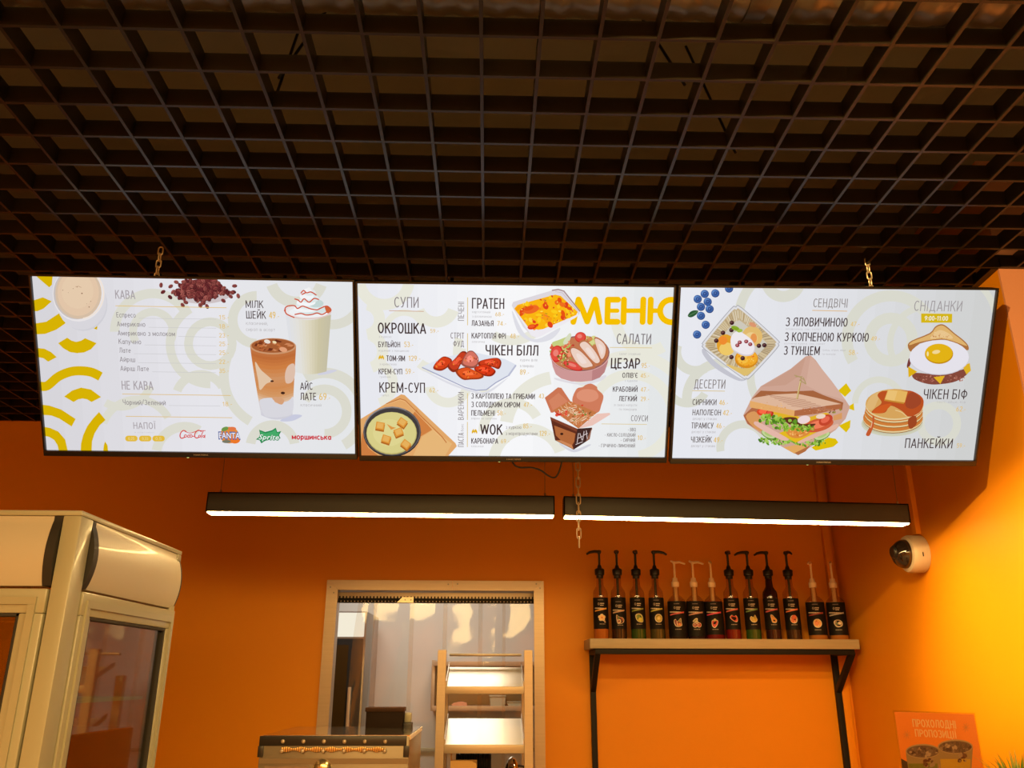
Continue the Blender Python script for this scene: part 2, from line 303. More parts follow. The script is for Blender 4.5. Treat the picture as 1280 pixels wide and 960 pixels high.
class Canvas:
    """collects flat coloured shapes; xy() turns drawing coordinates into surface coordinates, put() places those in 3-D"""
    def __init__(s, xy, put, lo=None, hi=None, depth=0.004):
        s.xy, s.put, s.lo, s.hi, s.depth = xy, put, lo, hi, depth; s.z = 0; s.V = []; s.F = []; s.K = []
    def up(s): s.z += 1
    def raw(s, P, col, cols=None):
        if s.lo is not None:
            P = clip_poly(P, s.lo, s.hi)
            if not P: return
        i = len(s.V); s.V += [(p[0], p[1], s.z) for p in P]; s.F.append(list(range(i, i+len(P)))); s.K.append(lin(col))
    def poly(s, P, col, up=True):
        if up: s.up()
        s.raw([s.xy(*p) for p in P], col)
    def blob(s, P, col, n=5): s.poly(spline(P, n), col)
    def ell(s, cx, cy, rx, ry, col, rot=0.0, n=28, up=True, a0=0, a1=360):
        c, q = math.cos(math.radians(rot)), math.sin(math.radians(rot)); P = []
        m = n if a1-a0 >= 360 else n+1
        for k in range(m):
            a = math.radians(a0+(a1-a0)*k/n); x, y = rx*math.cos(a), ry*math.sin(a); P.append((cx+x*c-y*q, cy+x*q+y*c))
        s.poly(P, col, up)
    def stroke(s, P, w, col, cap=True, up=True, curve=False):
        if curve:
            Q = []; k = len(P)
            for i in range(k-1):
                p0, p1, p2, p3 = P[max(i-1, 0)], P[i], P[i+1], P[min(i+2, k-1)]
                for j in range(5):
                    t = j/5; t2 = t*t; t3 = t2*t
                    Q.append(tuple(0.5*(2*p1[d]+(p2[d]-p0[d])*t+(2*p0[d]-5*p1[d]+4*p2[d]-p3[d])*t2+(3*p1[d]-p0[d]-3*p2[d]+p3[d])*t3) for d in (0, 1)))
            P = Q+[P[-1]]
        if up: s.up()
        if not curve:
            for (x0, y0), (x1, y1) in zip(P, P[1:]):
                l = math.hypot(x1-x0, y1-y0) or 1; nx, ny = -(y1-y0)/l*w/2, (x1-x0)/l*w/2
                s.raw([s.xy(*q) for q in ((x0+nx, y0+ny), (x1+nx, y1+ny), (x1-nx, y1-ny), (x0-nx, y0-ny))], col); s.up()
            if cap or len(P) > 2:
                for p in (P if cap else P[1:-1]): s.ell(p[0], p[1], w/2, w/2, col, n=14, up=False)
            return
        L, R = [], []
        for i, p in enumerate(P):
            a, b = P[max(i-1, 0)], P[min(i+1, len(P)-1)]; dx, dy = b[0]-a[0], b[1]-a[1]; l = math.hypot(dx, dy) or 1
            nx, ny = -dy/l*w/2, dx/l*w/2; L.append((p[0]+nx, p[1]+ny)); R.append((p[0]-nx, p[1]-ny))
        for i in range(len(P)-1): s.raw([s.xy(*q) for q in (L[i], L[i+1], R[i+1], R[i])], col)
        if cap:
            s.up()
            for p in (P[0], P[-1]): s.ell(p[0], p[1], w/2, w/2, col, n=14, up=False)
    def ring(s, cx, cy, r0, r1, a0, a1, col, sq=1.0, n=24):
        s.up()
        for k in range(n):
            A = [math.radians(a0+(a1-a0)*(k+d)/n) for d in (0, 1)]
            s.raw([s.xy(cx+r*math.cos(a), cy+sq*r*math.sin(a)) for r, a in ((r0, A[0]), (r1, A[0]), (r1, A[1]), (r0, A[1]))], col)
    def text(s, t, x0, yb, x1, cap, col, bold=0.0, shear=0.0, vert=False):
        """upright lettering; x0..x1 and the cap height are drawing coordinates; vert = reads upwards (x0 = foot, x1 = head, yb = baseline x)"""
        if not shear and all(ch in ALPHA for ch in t):
            wd = sum(ALPHA[ch][0] for ch in t)+.07*(len(t)-1); s.up()
            if vert: p, q = s.xy(yb, x0), s.xy(yb, x1); h = s.xy(yb+cap, x0)[0]-p[0]; sx = (q[1]-p[1])/wd; f = lambda x, y: (p[0]-y*h, p[1]+x*sx)
            else: p, q = s.xy(x0, yb), s.xy(x1, yb); h = s.xy(x0, yb-cap)[1]-p[1]; sx = (q[0]-p[0])/wd; f = lambda x, y: (p[0]+x*sx, p[1]+y*h)
            th = (.085+3.6*bold)*abs(h); X = 0
            for ch in t:
                for st in ALPHA[ch][1]:
                    s.z += .3
                    for Q in miter([f(X+x, y) for x, y in st], th): s.raw(list(Q), col)
                X += ALPHA[ch][0]+.07
            return
        tris, a, b = glyphs(t, bold, shear); s.up()
        if vert:
            p, q = s.xy(yb, x0), s.xy(yb, x1); h = s.xy(yb+cap, x0)[0]-p[0]
            for T in tris: s.raw([(p[0]-g[1]/CAPH*h, p[1]+(g[0]-a)/(b-a)*(q[1]-p[1])) for g in T], col)
        else:
            p, q = s.xy(x0, yb), s.xy(x1, yb); h = s.xy(x0, yb-cap)[1]-p[1]
            for T in tris: s.raw([(p[0]+(g[0]-a)/(b-a)*(q[0]-p[0]), p[1]+g[1]/CAPH*h) for g in T], col)
    def scatter(s, n, region, size, cols, jitter=0.5, rng=None):
        """n small leaf-like dabs inside an ellipse region (cx, cy, rx, ry)"""
        rng = rng or random
        for _ in range(n):
            a, r = rng.uniform(0, 6.283), math.sqrt(rng.random()); x, y = region[0]+region[2]*r*math.cos(a), region[1]+region[3]*r*math.sin(a)
            k = size*(1+jitter*rng.uniform(-1, 1)); s.ell(x, y, k, k*rng.uniform(0.45, 0.9), rng.choice(cols), rng.uniform(0, 180), n=9)
    def build(s, name, m, parent=None):
        st = min(2e-5, s.depth/max(1, s.z)); me = bpy.data.meshes.new(name); me.from_pydata([s.put(x, y, z*st) for x, y, z in s.V], [], s.F); me.materials.append(m)
        at = me.attributes.new('ink', 'FLOAT_COLOR', 'CORNER'); buf = []
        for f, k in zip(s.F, s.K): buf += [k[0], k[1], k[2], 1.0]*len(f)
        at.data.foreach_set('color', buf); me.update()
        o = bpy.data.objects.new(name, me); C.objects.link(o)
        if parent: o.parent = parent
        return o
# ------------------------------------------------------------------ the three menu pictures
DARK, GREY, LGREY, TINY, GOLD, YEL, RULE = (68, 50, 50), (140, 131, 134), (168, 160, 165), (176, 172, 174), (227, 189, 106), (215, 178, 4), (222, 188, 120)
PALE = (219, 218, 206)
def S(ox, oy, k): return lambda *P: [(ox+x/k, oy+y/k) for x, y in P]
def price(c, t, x0, yb, x1, cap=5.5, col=GOLD):
    c.text(t, x0, yb, x1, cap, col, 0.012)
    c.stroke([(x1+1.2, yb-0.6), (x1+1.7, yb-0.6)], 0.8, col, cap=False); c.stroke([(x1+2.6, yb-2.2), (x1+4.2, yb-2.2)], 0.7, col, cap=False)
def flame(c, x, y):
    c.blob([(x-3.2, y+2.6), (x-3.4, y-0.5), (x-1.2, y-3.4), (x-0.6, y-1), (x+1.2, y-3.2), (x+3.3, y+0.2), (x+2.6, y+2.8), (x+1, y+0.4), (x, y+2.4), (x-1.2, y+0.8)], (226, 178, 30))

def art_drinks(c):
    for (x, y, r0, r1, a, b) in ((190, 415, 20, 30, 150, 390), (190, 415, 42, 54, 180, 330), (262, 430, 22, 33, 0, 360), (262, 430, 45, 56, 90, 240), (345, 470, 60, 72, 120, 200), (150, 470, 34, 44, 20, 120),
                              (250, 500, 26, 37, 200, 330), (405, 515, 22, 34, -150, 90), (405, 515, 42, 55, -120, 60), (230, 570, 30, 42, 190, 300), (320, 400, 24, 36, 90, 270), (415, 370, 30, 42, -90, 100), (170, 545, 40, 50, 200, 330), (370, 345, 26, 40, 20, 160), (340, 560, 22, 34, 190, 350)):
        c.ring(x, y, r0, r1, a, b, PALE)
    a, b = S(40, 340, 8), S(30, 460, 8)
    for P in (a((15, 30), (195, 30), (187, 130), (160, 155), (60, 70)), a((-10, 290), (95, 255), (185, 295), (100, 370), (40, 395), (-10, 392)), a((0, 520), (130, 500), (260, 415), (370, 470), (310, 525), (230, 580), (120, 622), (0, 628)),
              a((525, 510), (580, 480), (650, 480), (640, 580), (610, 570)), a((20, 762), (110, 770), (180, 805), (235, 855), (150, 900), (100, 865), (20, 850)),
              b((150, 370), (240, 380), (360, 420), (505, 515), (465, 590), (340, 510), (260, 480), (150, 472)), b((390, 290), (470, 230), (560, 200), (660, 220), (760, 295), (665, 345), (620, 318), (575, 310), (530, 318), (485, 345)),
              b((170, 590), (250, 605), (330, 640), (400, 720), (430, 850), (340, 850), (325, 780), (290, 725), (240, 695), (170, 680)), b((555, 850), (560, 760), (580, 680), (620, 590), (680, 510), (740, 445), (805, 525), (745, 580), (695, 660), (670, 740), (665, 850)), b((780, 850), (788, 780), (800, 740), (825, 780), (832, 850))):
        c.poly(P, YEL)
    c.poly(a((250, 715), (340, 660), (385, 690), (430, 702), (480, 690), (520, 665), (635, 715), (580, 775), (510, 808), (440, 815), (370, 805), (300, 765)), YEL)
    c.stroke(b((140, 185), (220, 182), (330, 92), (450, 42), (560, 32), (670, 48), (755, 90)), 11.5, YEL, cap=False, curve=True)
    c.ell(103, 381, 30, 33, (208, 207, 214)); c.ell(101, 379, 31, 33.5, (216, 214, 220))
    c.ell(96.8, 367.5, 32.6, 34.8, (232, 228, 230)); c.ell(94.8, 367, 29.5, 32.5, (200, 192, 190)); c.ell(96.6, 366.8, 29, 32, (214, 190, 165)); c.ell(96.4, 366, 26, 29.2, (226, 197, 168)); c.ell(95.5, 364, 20, 22, (229, 202, 172))
    for x, y, r in ((101, 367, 1.0), (110, 384, .8), (95, 359, .6), (90, 361, .5), (112, 377, .6), (77, 363, .6), (84, 366, .4), (107, 380, .4)): c.ell(x, y, r, r*.8, (140, 104, 80), n=10)
    c.stroke([(93, 358.5), (97, 358), (100, 359.5)], .5, (180, 140, 110)); c.ring(97, 367.5, 30.5, 32.2, -60, 80, (240, 226, 214))
    g = random.Random(3)
    c.ell(252, 367, 36, 13, (206, 194, 196)); c.ell(251, 361, 27, 12, (110, 50, 50))
    def bean(x, y):
        r = g.uniform(0, 180); k = g.choice(((140, 66, 62), (120, 50, 50), (164, 88, 80), (104, 42, 44), (150, 76, 70)))
        c.ell(x, y, 3.3, 2.3, tuple(v*.62 for v in k), r, n=12); c.ell(x-.25, y-.3, 2.9, 1.9, k, r, n=12)
        q = math.radians(r); c.stroke([(x-2.3*math.cos(q), y-2.3*math.sin(q)), (x+2.3*math.cos(q), y+2.3*math.sin(q))], .6, (60, 18, 22), cap=False)
    for i in range(300):
        q = g.uniform(0, 6.283); r = g.random()**(.75 if i < 120 else .5)*(.9+.16*math.sin(q*5+1)+.12*math.sin(q*9)); x, y = 250+36*r*math.cos(q), 362+15.5*r*math.sin(q)
        bean(x, y)
    for x, y in ((201, 356.5), (203.5, 365), (212.3, 371.5), (213, 358), (297.5, 370), (293, 357.5), (288, 370.5), (228, 381.5), (232, 378), (250, 382), (258.5, 383), (252, 380), (279, 376), (216, 365)): bean(x, y)
    c.text('КАВА', 143.8, 373.5, 168.8, 11, LGREY, 0.006)
    c.stroke([(144, 382.3), (283, 384.8)], .8, (226, 190, 110), cap=False)
    for t, p, x0, x1, y in (('Еспресо', '15', 145.2, 169.5, 396.7), ('Американо', '18', 146, 181.5, 408), ('Американо з молоком', '23', 147, 218.5, 419.3), ('Капучіно', '25', 148, 176.3, 430), ('Лате', '25', 149, 163.3, 441), ('Айріш', '22', 149.5, 168.8, 452.3), ('Айріш Лате', '35', 150.3, 186, 463.6)):
        c.text(t, x0, y, x1, 6.4, (138, 130, 134), 0.004); c.stroke([(x1+4, y+1.2), (270, y+2.4)], .45, (196, 195, 197), cap=False); price(c, p, 273.5, y+2.6, 281.5, 5.4)
    c.text('НЕ КАВА', 152, 487, 191.5, 11, LGREY, 0.006); c.stroke([(152.5, 492.6), (288, 494.5)], .8, RULE, cap=False)
    c.text('Чорний/Зелений', 153.3, 506, 207, 6.6, (138, 130, 134), 0.004); c.stroke([(211, 507), (275, 507.6)], .45, (196, 195, 197), cap=False); price(c, '18', 278, 507.8, 285.5, 5.4)
    c.stroke([(157, 520.5), (290, 522.3)], .8, RULE, cap=False); c.text('НАПОЇ', 166.5, 536.2, 194.5, 8.3, LGREY, 0.008); c.text('в асортименті', 168, 541.3, 192.5, 1.9, (190, 188, 196))
    for x, t in ((164, '0,25'), (181.3, '0,33'), (198, '0,5')):
        c.stroke([(x-4.2, 548.3), (x+4.2, 548.3)], 7.2, (226, 186, 62)); c.text(t, x-3.8, 550, x+3.8, 3.4, (240, 218, 150), 0.01)
    # drink logos
    red = (214, 74, 72)
    c.stroke([(232.5, 539.6), (229.3, 538.2), (226, 540.8), (224.8, 545.2), (226.6, 548), (230, 547)], 1.3, red, curve=True)
    for x in (231.6, 238.6): c.ring(x, 545.2, 1.0, 2.0, 0, 360, red)
    c.stroke([(237, 544), (235, 544.2), (234.4, 546.4), (236.4, 546.8)], 1.0, red, curve=True)
    c.stroke([(241, 545.6), (242.6, 545.4)], 1.0, red)
    c.stroke([(251.5, 539.4), (247.5, 538), (243.8, 541.5), (243.4, 546.2), (246, 547.6), (248.6, 546.4)], 1.3, red, curve=True)
    c.ring(249.2, 545.4, 0.8, 1.7, 0, 360, red); c.stroke([(253.8, 539), (251.8, 544), (251.6, 547.2)], 1.0, red, curve=True); c.ring(254.3, 545.6, 0.7, 1.6, 0, 360, red); c.stroke([(256, 543.8), (255.9, 547.4)], .9, red)
    c.stroke([(231, 539.4), (238, 541.4), (247, 538.6), (256.5, 538.4)], .8, red, curve=True)
    c.ell(286.5, 544, 11.8, 10.4, (226, 140, 60)); c.ell(281, 536.3, 4.6, 2.6, (112, 150, 74), -20); c.ell(290, 536, 5, 2.4, (226, 120, 70)); c.ell(293.5, 550, 6.5, 4.6, (236, 120, 40)); c.ell(283, 552, 5.5, 2, (120, 120, 100))
    c.text('FANTA', 273, 548.6, 300.6, 8.8, (66, 86, 150), 0.075); c.text('FANTA', 273.8, 548, 299.8, 7.6, (242, 240, 246), 0.012)
    G1, G2 = (42, 138, 82), (70, 170, 104); d = S(290, 460, 8)
    c.poly(d((270, 618), (330, 640), (400, 622), (437, 598), (452, 640), (492, 632), (470, 672), (485, 705), (400, 712), (330, 730), (292, 755), (275, 722), (238, 716), (282, 680)), G1)
    c.poly(d((280, 635), (335, 655), (400, 636), (434, 615), (446, 650), (474, 646), (458, 675), (468, 696), (398, 702), (330, 718), (296, 738), (284, 712), (256, 712), (292, 682)), G2)
    c.text('Sprite', 322.6, 550, 349.2, 7.2, G1, 0.05, 0.3); c.text('Sprite', 323.2, 549.3, 348.6, 6.4, (240, 246, 242), 0.012, 0.3)
    c.text('моршинська', 364.8, 549.2, 414, 6.8, (206, 52, 64), 0.03)
    # milkshake
    m = S(290, 350, 8)
    c.blob(m((880, 925), (990, 900), (1050, 905), (960, 940), (860, 950)), (208, 208, 224))
    nl = 14
    for i in range(nl):
        t0, t1 = i/nl, (i+1)/nl; tm = (t0+t1)/2
        k = ((222, 224, 230), (226, 224, 218), (222, 215, 192), (204, 196, 164), (196, 190, 164)); f = min(tm*4, 3.999); j = int(f); f -= j
        col = tuple(k[j][q]*(1-f)+k[j+1][q]*f for q in range(3))
        P = [(535+455*t0, 345+55*math.sin(math.pi*t0)), (535+455*t1, 345+55*math.sin(math.pi*t1)), (610+335*t1, 915+28*math.sin(math.pi*t1)), (610+335*t0, 915+28*math.sin(math.pi*t0))]
        c.poly(m(*P), col)
    c.ell(385, 389.5, 29.3, 9.6, (222, 196, 188)); c.ell(385, 389, 28, 8.7, (236, 230, 230))
    for x, y, rx, ry, k in ((770, 320, 200, 52, (238, 240, 242)), (800, 300, 150, 45, (214, 226, 226)), (740, 285, 120, 40, (242, 244, 246)), (770, 245, 130, 50, (226, 236, 236)), (840, 235, 75, 40, (196, 214, 212)), (740, 225, 95, 36, (244, 246, 248)), (775, 185, 95, 44, (222, 232, 232)), (745, 165, 70, 34, (243, 244, 246)), (775, 125, 62, 34, (226, 232, 232)), (755, 110, 40, 26, (244, 244, 246)), (768, 92, 18, 18, (240, 240, 240))):
        c.ell(*m((x, y))[0], rx/8, ry/8, k)
    dz = (206, 84, 54)
    for P in (((525, 310), (535, 275), (570, 258), (625, 258), (655, 285), (700, 262), (740, 272), (790, 290), (850, 298), (890, 280), (950, 262), (990, 300), (960, 330)), ((630, 345), (690, 335), (740, 350), (800, 345), (850, 330), (900, 345), (950, 318)), ((530, 300), (545, 340), (620, 375)), ((628, 190), (660, 200), (690, 222), (720, 188), (770, 222), (820, 185), (865, 195)), ((690, 130), (715, 105), (745, 128), (790, 120), (840, 150)), ((700, 145), (730, 130))):
        c.stroke(m(*P), 1.5, dz, curve=True)
    c.blob(m((930, 270), (975, 275), (985, 310), (950, 330), (935, 300)), (206, 100, 60))
    # iced latte
    n = S(290, 460, 8)
    c.blob(n((560, 480), (640, 465), (700, 480), (600, 530), (480, 530)), (200, 202, 222))
    lev = [(432, (196, 124, 76)), (441, (190, 108, 56)), (452, (206, 126, 66)), (466, (208, 146, 98)), (478, (208, 138, 82)), (488, (212, 152, 100)), (497, (222, 188, 158)), (503, (214, 206, 208)), (512, (214, 213, 221)), (519, (204, 203, 214))]
    def side(y):
        t = (y-432.5)/87.5; return 312.6+14*t**1.15, 370-4.6*t
    for (y0, k0), (y1, k1) in zip(lev, lev[1:]):
        for q in range(3):
            ya, yb = y0+(y1-y0)*q/3, y0+(y1-y0)*(q+1)/3+.1; col = tuple(k0[r]+(k1[r]-k0[r])*q/3 for r in range(3)); la, ra = side(ya); lb, rb = side(yb)
            sag = 5.5
            P = [(la+(ra-la)*j/12, ya+sag*math.sin(math.pi*j/12)) for j in range(13)]+[(rb-(rb-lb)*j/12, yb+sag*math.sin(math.pi*j/12)) for j in range(13)]
            c.poly(P, col)
    for P, k in ((n((230, -60), (290, 20), (370, 90), (400, 130), (340, 160), (280, 220), (260, 120)), (226, 196, 166)), (n((560, -20), (620, -40), (630, 60), (600, 140), (540, 150), (530, 60)), (222, 190, 170)), (n((280, 320), (400, 300), (440, 350), (560, 330), (610, 290), (610, 420), (560, 480), (350, 490), (300, 420)), (216, 215, 222)), (n((400, 300), (460, 290), (520, 320), (500, 365), (450, 350)), (214, 160, 120))): c.blob(P, k)
    c.ell(340, 476.5, 2.1, 1.2, (66, 36, 26)); c.ell(353.5, 491.3, 2.6, 1.7, (66, 36, 26))
    c.ell(341.2, 432.8, 28.8, 10.2, (204, 150, 110)); c.ell(341.2, 432.2, 27, 8.8, (164, 92, 50))
    g = random.Random(5)
    for _ in range(34):
        q, r = g.uniform(0, 6.283), math.sqrt(g.random()); x, y = 341+24*r*math.cos(q), 432+7*r*math.sin(q); w = g.uniform(2, 4.5); h = g.uniform(1, 2.2); k = g.choice(((132, 60, 30), (196, 112, 62), (108, 48, 28), (206, 134, 90), (178, 96, 54)))
        c.poly([(x-w, y+h*g.uniform(-.5, 1)), (x-w*.2, y-h), (x+w, y+h*g.uniform(-1, .4)), (x+w*.3, y+h)], k)
    for x, y, rx, k in ((334, 427, 4, (234, 224, 214)), (343, 427.8, 2.6, (240, 222, 176)), (354, 437, 5, (226, 160, 120))): c.ell(x, y, rx, rx*.6, k, 15)
    c.text('МІЛК', 307, 384.8, 329.2, 9.4, DARK, 0.006); c.text('ШЕЙК', 307.6, 398.2, 332.4, 9.6, DARK, 0.006); price(c, '49', 336.4, 398, 344.6, 8.4)
    c.text('класичний,', 307.4, 406, 334.8, 4.4, TINY); c.text('сироп в асорт', 307.4, 413.7, 344, 4.4, TINY)
    c.text('АЙС', 375.2, 487.2, 391, 9.2, DARK, 0.006); c.text('ЛАТЕ', 375.4, 500.2, 395.6, 9.4, DARK, 0.006); price(c, '69', 398.8, 500, 408.4, 8.6); c.text('класичний', 375.6, 508, 401.8, 4, TINY)

def art_soups(c):
    for (x, y, r0, r1, a, b) in ((480, 350, 24, 38, 10, 170), (545, 380, 16, 30, 20, 160), (545, 430, 26, 38, 10, 130), (455, 400, 12, 26, -80, 80), (457, 440, 14, 28, -70, 70), (505, 415, 20, 28, 190, 340), (700, 540, 60, 76, 190, 260), (790, 520, 45, 58, -170, 80), (790, 520, 68, 82, -150, 20), (640, 540, 30, 42, 180, 330), (810, 400, 32, 46, 60, 190), (640, 380, 40, 52, 30, 120), (465, 480, 20, 32, -60, 70), (560, 480, 18, 30, 20, 170), (660, 580, 36, 50, 190, 340), (620, 440, 44, 54, 100, 200)):
        c.ring(x, y, r0, r1, a, b, (232, 231, 218))
    a, b, d, e, f, g = S(445, 350, 8.35), S(445, 460, 8), S(570, 350, 8.35), S(570, 460, 8), S(700, 350, 8.347), S(700, 460, 8)
    c.text('СУПИ', 492.3, 384.7, 523.4, 13.4, GREY, 0.002); c.stroke([(486, 388.7), (529.5, 389.6)], .8, (206, 160, 130), cap=False)
    c.text('ОКРОШКА', 472, 417, 532.4, 13.4, DARK, 0.012); price(c, '59', 537.6, 416.6, 544, 5); c.text('з куркою', 473, 422.6, 489, 3, TINY)
    c.text('БУЛЬЙОН', 472.5, 434.4, 500, 7, (84, 68, 70), 0.010); price(c, '53', 505, 434.2, 512, 6.6); c.text('курячий з локшиною', 473, 440, 511, 3, TINY)
    flame(c, 476.4, 447.4); c.text('ТОМ-ЯМ', 482.8, 451.8, 506, 7, (84, 68, 70), 0.014); price(c, '129', 510.5, 451.6, 521, 6.6); c.text('з креветкою', 474, 457, 495.5, 3, TINY)
    c.text('КРЕМ-СУП', 473, 468.2, 502.5, 7, (84, 68, 70), 0.010); price(c, '59', 506.5, 468, 513.4, 6.6); c.text('грибний', 474.3, 472.8, 488, 2.8, TINY)
    c.text('КРЕМ-СУП', 473.8, 491.2, 531.2, 12.8, DARK, 0.006); price(c, '62', 536.5, 491, 543.6, 5.6); c.text('гарбуз', 475.5, 495.8, 486, 2.6, TINY)
    c.text('ПЕЧЕНІ', 401.5, 580, 377.5, 7.6, GREY, 0.004, vert=True); c.text('СТРІТ', 563, 423.6, 580.2, 7.6, (120, 108, 112), 0.004); c.text('ФУД', 566.2, 433.6, 580, 7.4, (120, 108, 112), 0.004)
    c.text('ВАРЕНИКИ', 525.6, 579.6, 490.6, 7.2, GREY, 0.006, vert=True); c.text('ПАСТА', 559.4, 579.6, 541.6, 7.2, GREY, 0.006, vert=True); c.text('бокс', 540, 579.4, 530.4, 3.6, GREY, 0.0, vert=True)
    for x, y0, y1 in ((584.5, 372, 407), (584.4, 417, 440), (584.3, 492, 525.6), (584.2, 528, 559.5)): c.stroke([(x, y0), (x-.1, y1)], .9, (224, 196, 120), cap=False)
    c.text('ГРАТЕН', 589.8, 386, 630.4, 13.4, DARK, 0.008); c.text('картопляний', 590, 391.6, 613, 3.2, TINY); c.text('з яловичиною', 590, 397.2, 614.6, 3.2, TINY); price(c, '68', 619, 395.6, 626, 5.2)
    c.text('ЛАЗАНЬЯ', 589.4, 407.7, 616.8, 7, (84, 68, 70), 0.012); price(c, '74', 621.4, 407.5, 628.6, 5.8)
    c.text('КАРТОПЛЯ ФРІ', 589.4, 423.4, 632.4, 7, (84, 68, 70), 0.012); price(c, '48', 637.5, 423.4, 644.6, 6); c.text('класична', 590, 428.8, 606, 3, TINY)
    c.text('ЧІКЕН БІЛЛ', 606.8, 444.4, 673, 13, DARK, 0.012); c.text('курячі філе', 650.2, 452, 672, 3.8, TINY); c.text('в паніровці', 650.2, 459.4, 667.4, 3.8, TINY); price(c, '89', 650, 468.8, 657.2, 6.6)
    k = (80, 66, 68)
    c.text('З КАРТОПЛЕЮ ТА ГРИБАМИ', 589, 498.8, 668.6, 6.8, k, 0.012); price(c, '43', 673.5, 498.4, 680, 5.8)
    c.text('З СОЛОДКИМ СИРОМ', 589, 509.4, 650, 6.8, k, 0.012); price(c, '47', 654.6, 509.2, 661, 5.8)
    c.text('ПЕЛЬМЕНІ', 589, 520.1, 618.6, 6.8, k, 0.012); price(c, '58', 621.6, 519.8, 628, 6); c.text('варені чи запечені', 589, 524.8, 621, 3, TINY)
    flame(c, 593.2, 540); c.text('WOK', 600.6, 543.8, 628, 13, DARK, 0.012); c.text('з куркою', 632.2, 536.6, 651.8, 4.6, (130, 120, 122)); price(c, '85', 654, 536, 660.6, 6); c.text('з морепродуктами', 632, 544.4, 671.8, 4.6, (130, 120, 122)); price(c, '129', 674.4, 545.4, 683.4, 6.4)
    c.text('КАРБОНАРА', 589, 555, 622.6, 6.8, k, 0.012); price(c, '69', 626, 554.8, 632.6, 5.6); c.text('класична', 589, 559.6, 604.4, 3, TINY)
    c.text('САЛАТИ', 770.8, 430.3, 814.2, 13.2, (124, 116, 118), 0.002); c.stroke([(762.6, 434.6), (815.4, 435.2)], .9, (222, 202, 150), cap=False); c.text('салат з куркою', 774.5, 444, 801, 3.2, TINY)
    c.text('ЦЕЗАР', 763.6, 460.8, 800, 13, DARK, 0.012); price(c, '95', 802, 460.4, 808.6, 6.4)
    for t, p, x0, x1, y in (("ОЛІВ'Є", '45', 778, 797.6, 472.6), ('КРАБОВИЙ', '47', 766.2, 797.2, 490), ('ЛЕГКИЙ', '29', 773.8, 796.4, 501.8)): c.text(t, x0, y, x1, 6.4, k, 0.012); price(c, p, 801, y, 807.6, 5.6)
    c.text('з куркою', 781, 477.6, 797.2, 3, TINY); c.text('зі свіжої капусти', 767.4, 508, 796.6, 3.2, TINY); c.text('та помідорів', 773.6, 513.4, 796.2, 3.2, TINY)
    c.text('СОУСИ', 788.8, 527, 810, 7.6, (124, 116, 118), 0.002); c.stroke([(752, 530.3), (809, 531)], .8, (222, 202, 150), cap=False)
    for t, x0, x1, y in (('- BBQ', 785, 795, 539.6), ('- КИСЛО-СОЛОДКИЙ', 756, 794.6, 546.2), ('- СИРНИЙ', 776, 794.2, 552.8), ('- ГІРЧИЧНО-ЛИМОННИЙ', 748.5, 794, 559.6)): c.text(t, x0, y, x1, 4.4, (110, 98, 98), 0.004)
    price(c, '10', 797, 550.6, 803.4, 6)
    # big heading
    Y = (246, 192, 2); w = 7.4
    c.stroke(f((140, 440), (195, 205), (285, 435), (370, 205), (415, 440)), w, Y); c.stroke(f((608, 207), (502, 207), (495, 438), (602, 438)), w, Y); c.stroke(f((500, 322), (600, 322)), 5.4, Y)
    c.stroke(f((670, 205), (664, 440)), w, Y); c.stroke(f((872, 205), (864, 440)), w, Y); c.stroke(f((668, 322), (868, 322)), 5.8, Y); c.stroke(f((950, 205), (942, 440)), w, Y); c.stroke(f((946, 322), (1040, 322)), 5.8, Y)
    x, y = f((1165, 325))[0]; c.ring(x, y, 10.4, 17.8, 0, 360, Y, n=40)
    # gratin in a foil tray
    c.blob([(640, 388), (655, 416), (672, 424), (700, 410), (690, 424), (668, 428), (648, 416)], (222, 222, 230))
    c.poly([(639.6, 382), (641.5, 377.6), (690, 363.2), (698, 361.8), (705, 364), (725.2, 389.4), (724, 394), (719, 397.4), (676, 420.8), (671, 422.4), (665, 420.2), (654, 409)], (222, 216, 222))
    c.poly([(673, 413), (722, 391.5), (724, 394), (719, 397.6), (676, 420.8), (671, 422.4), (664, 419.5), (643, 388), (660, 407)], (238, 234, 240))
    c.stroke([(690, 363.2), (698, 361.9), (705, 364), (725.2, 389.4)], 1.5, (168, 140, 142), cap=False); c.stroke([(694, 364.6), (703, 366.2), (722, 388.8)], .8, (206, 190, 196), cap=False)
    food = [(642.8, 386), (647, 381.2), (694, 368.4), (701, 370), (722.4, 390), (720.5, 394), (679, 411.6), (673, 412.4), (661, 410.2)]
    c.poly(food, (250, 182, 18)); q = random.Random(11)
    def inside(x, y):
        r = False
        for i in range(len(food)):
            (x1, y1), (x2, y2) = food[i-1], food[i]
            if (y1 > y) != (y2 > y) and x < (x2-x1)*(y-y1)/(y2-y1)+x1: r = not r
        return r
    for n_, s_, cols in ((46, 4.2, ((252, 204, 30), (250, 160, 20), (246, 140, 24), (255, 214, 60))), (26, 4.0, ((232, 84, 20), (226, 66, 28), (240, 110, 30))), (60, 1.5, ((255, 224, 90), (214, 70, 30), (250, 190, 30), (238, 120, 60))), (34, .7, ((110, 120, 40), (90, 90, 40)))):
        for _ in range(n_):
            x, y = q.uniform(644, 721), q.uniform(370, 411)
            if inside(x, y) and inside(x-s_, y) and inside(x+s_, y): c.ell(x, y, s_*q.uniform(.6, 1.2), s_*q.uniform(.4, .8), q.choice(cols), q.uniform(0, 180), n=12)
    c.ell(665, 408.8, 5.6, 3.2, (226, 60, 20), -10); c.ell(664.5, 408.2, 4, 1.8, (240, 96, 40), -10); c.ell(664, 387, 10, 5, (238, 106, 36), -15); c.ell(661, 385.6, 6, 2.6, (232, 84, 24), -15)
    # chicken wings on a white plate
    p = S(520, 430, 9.846)
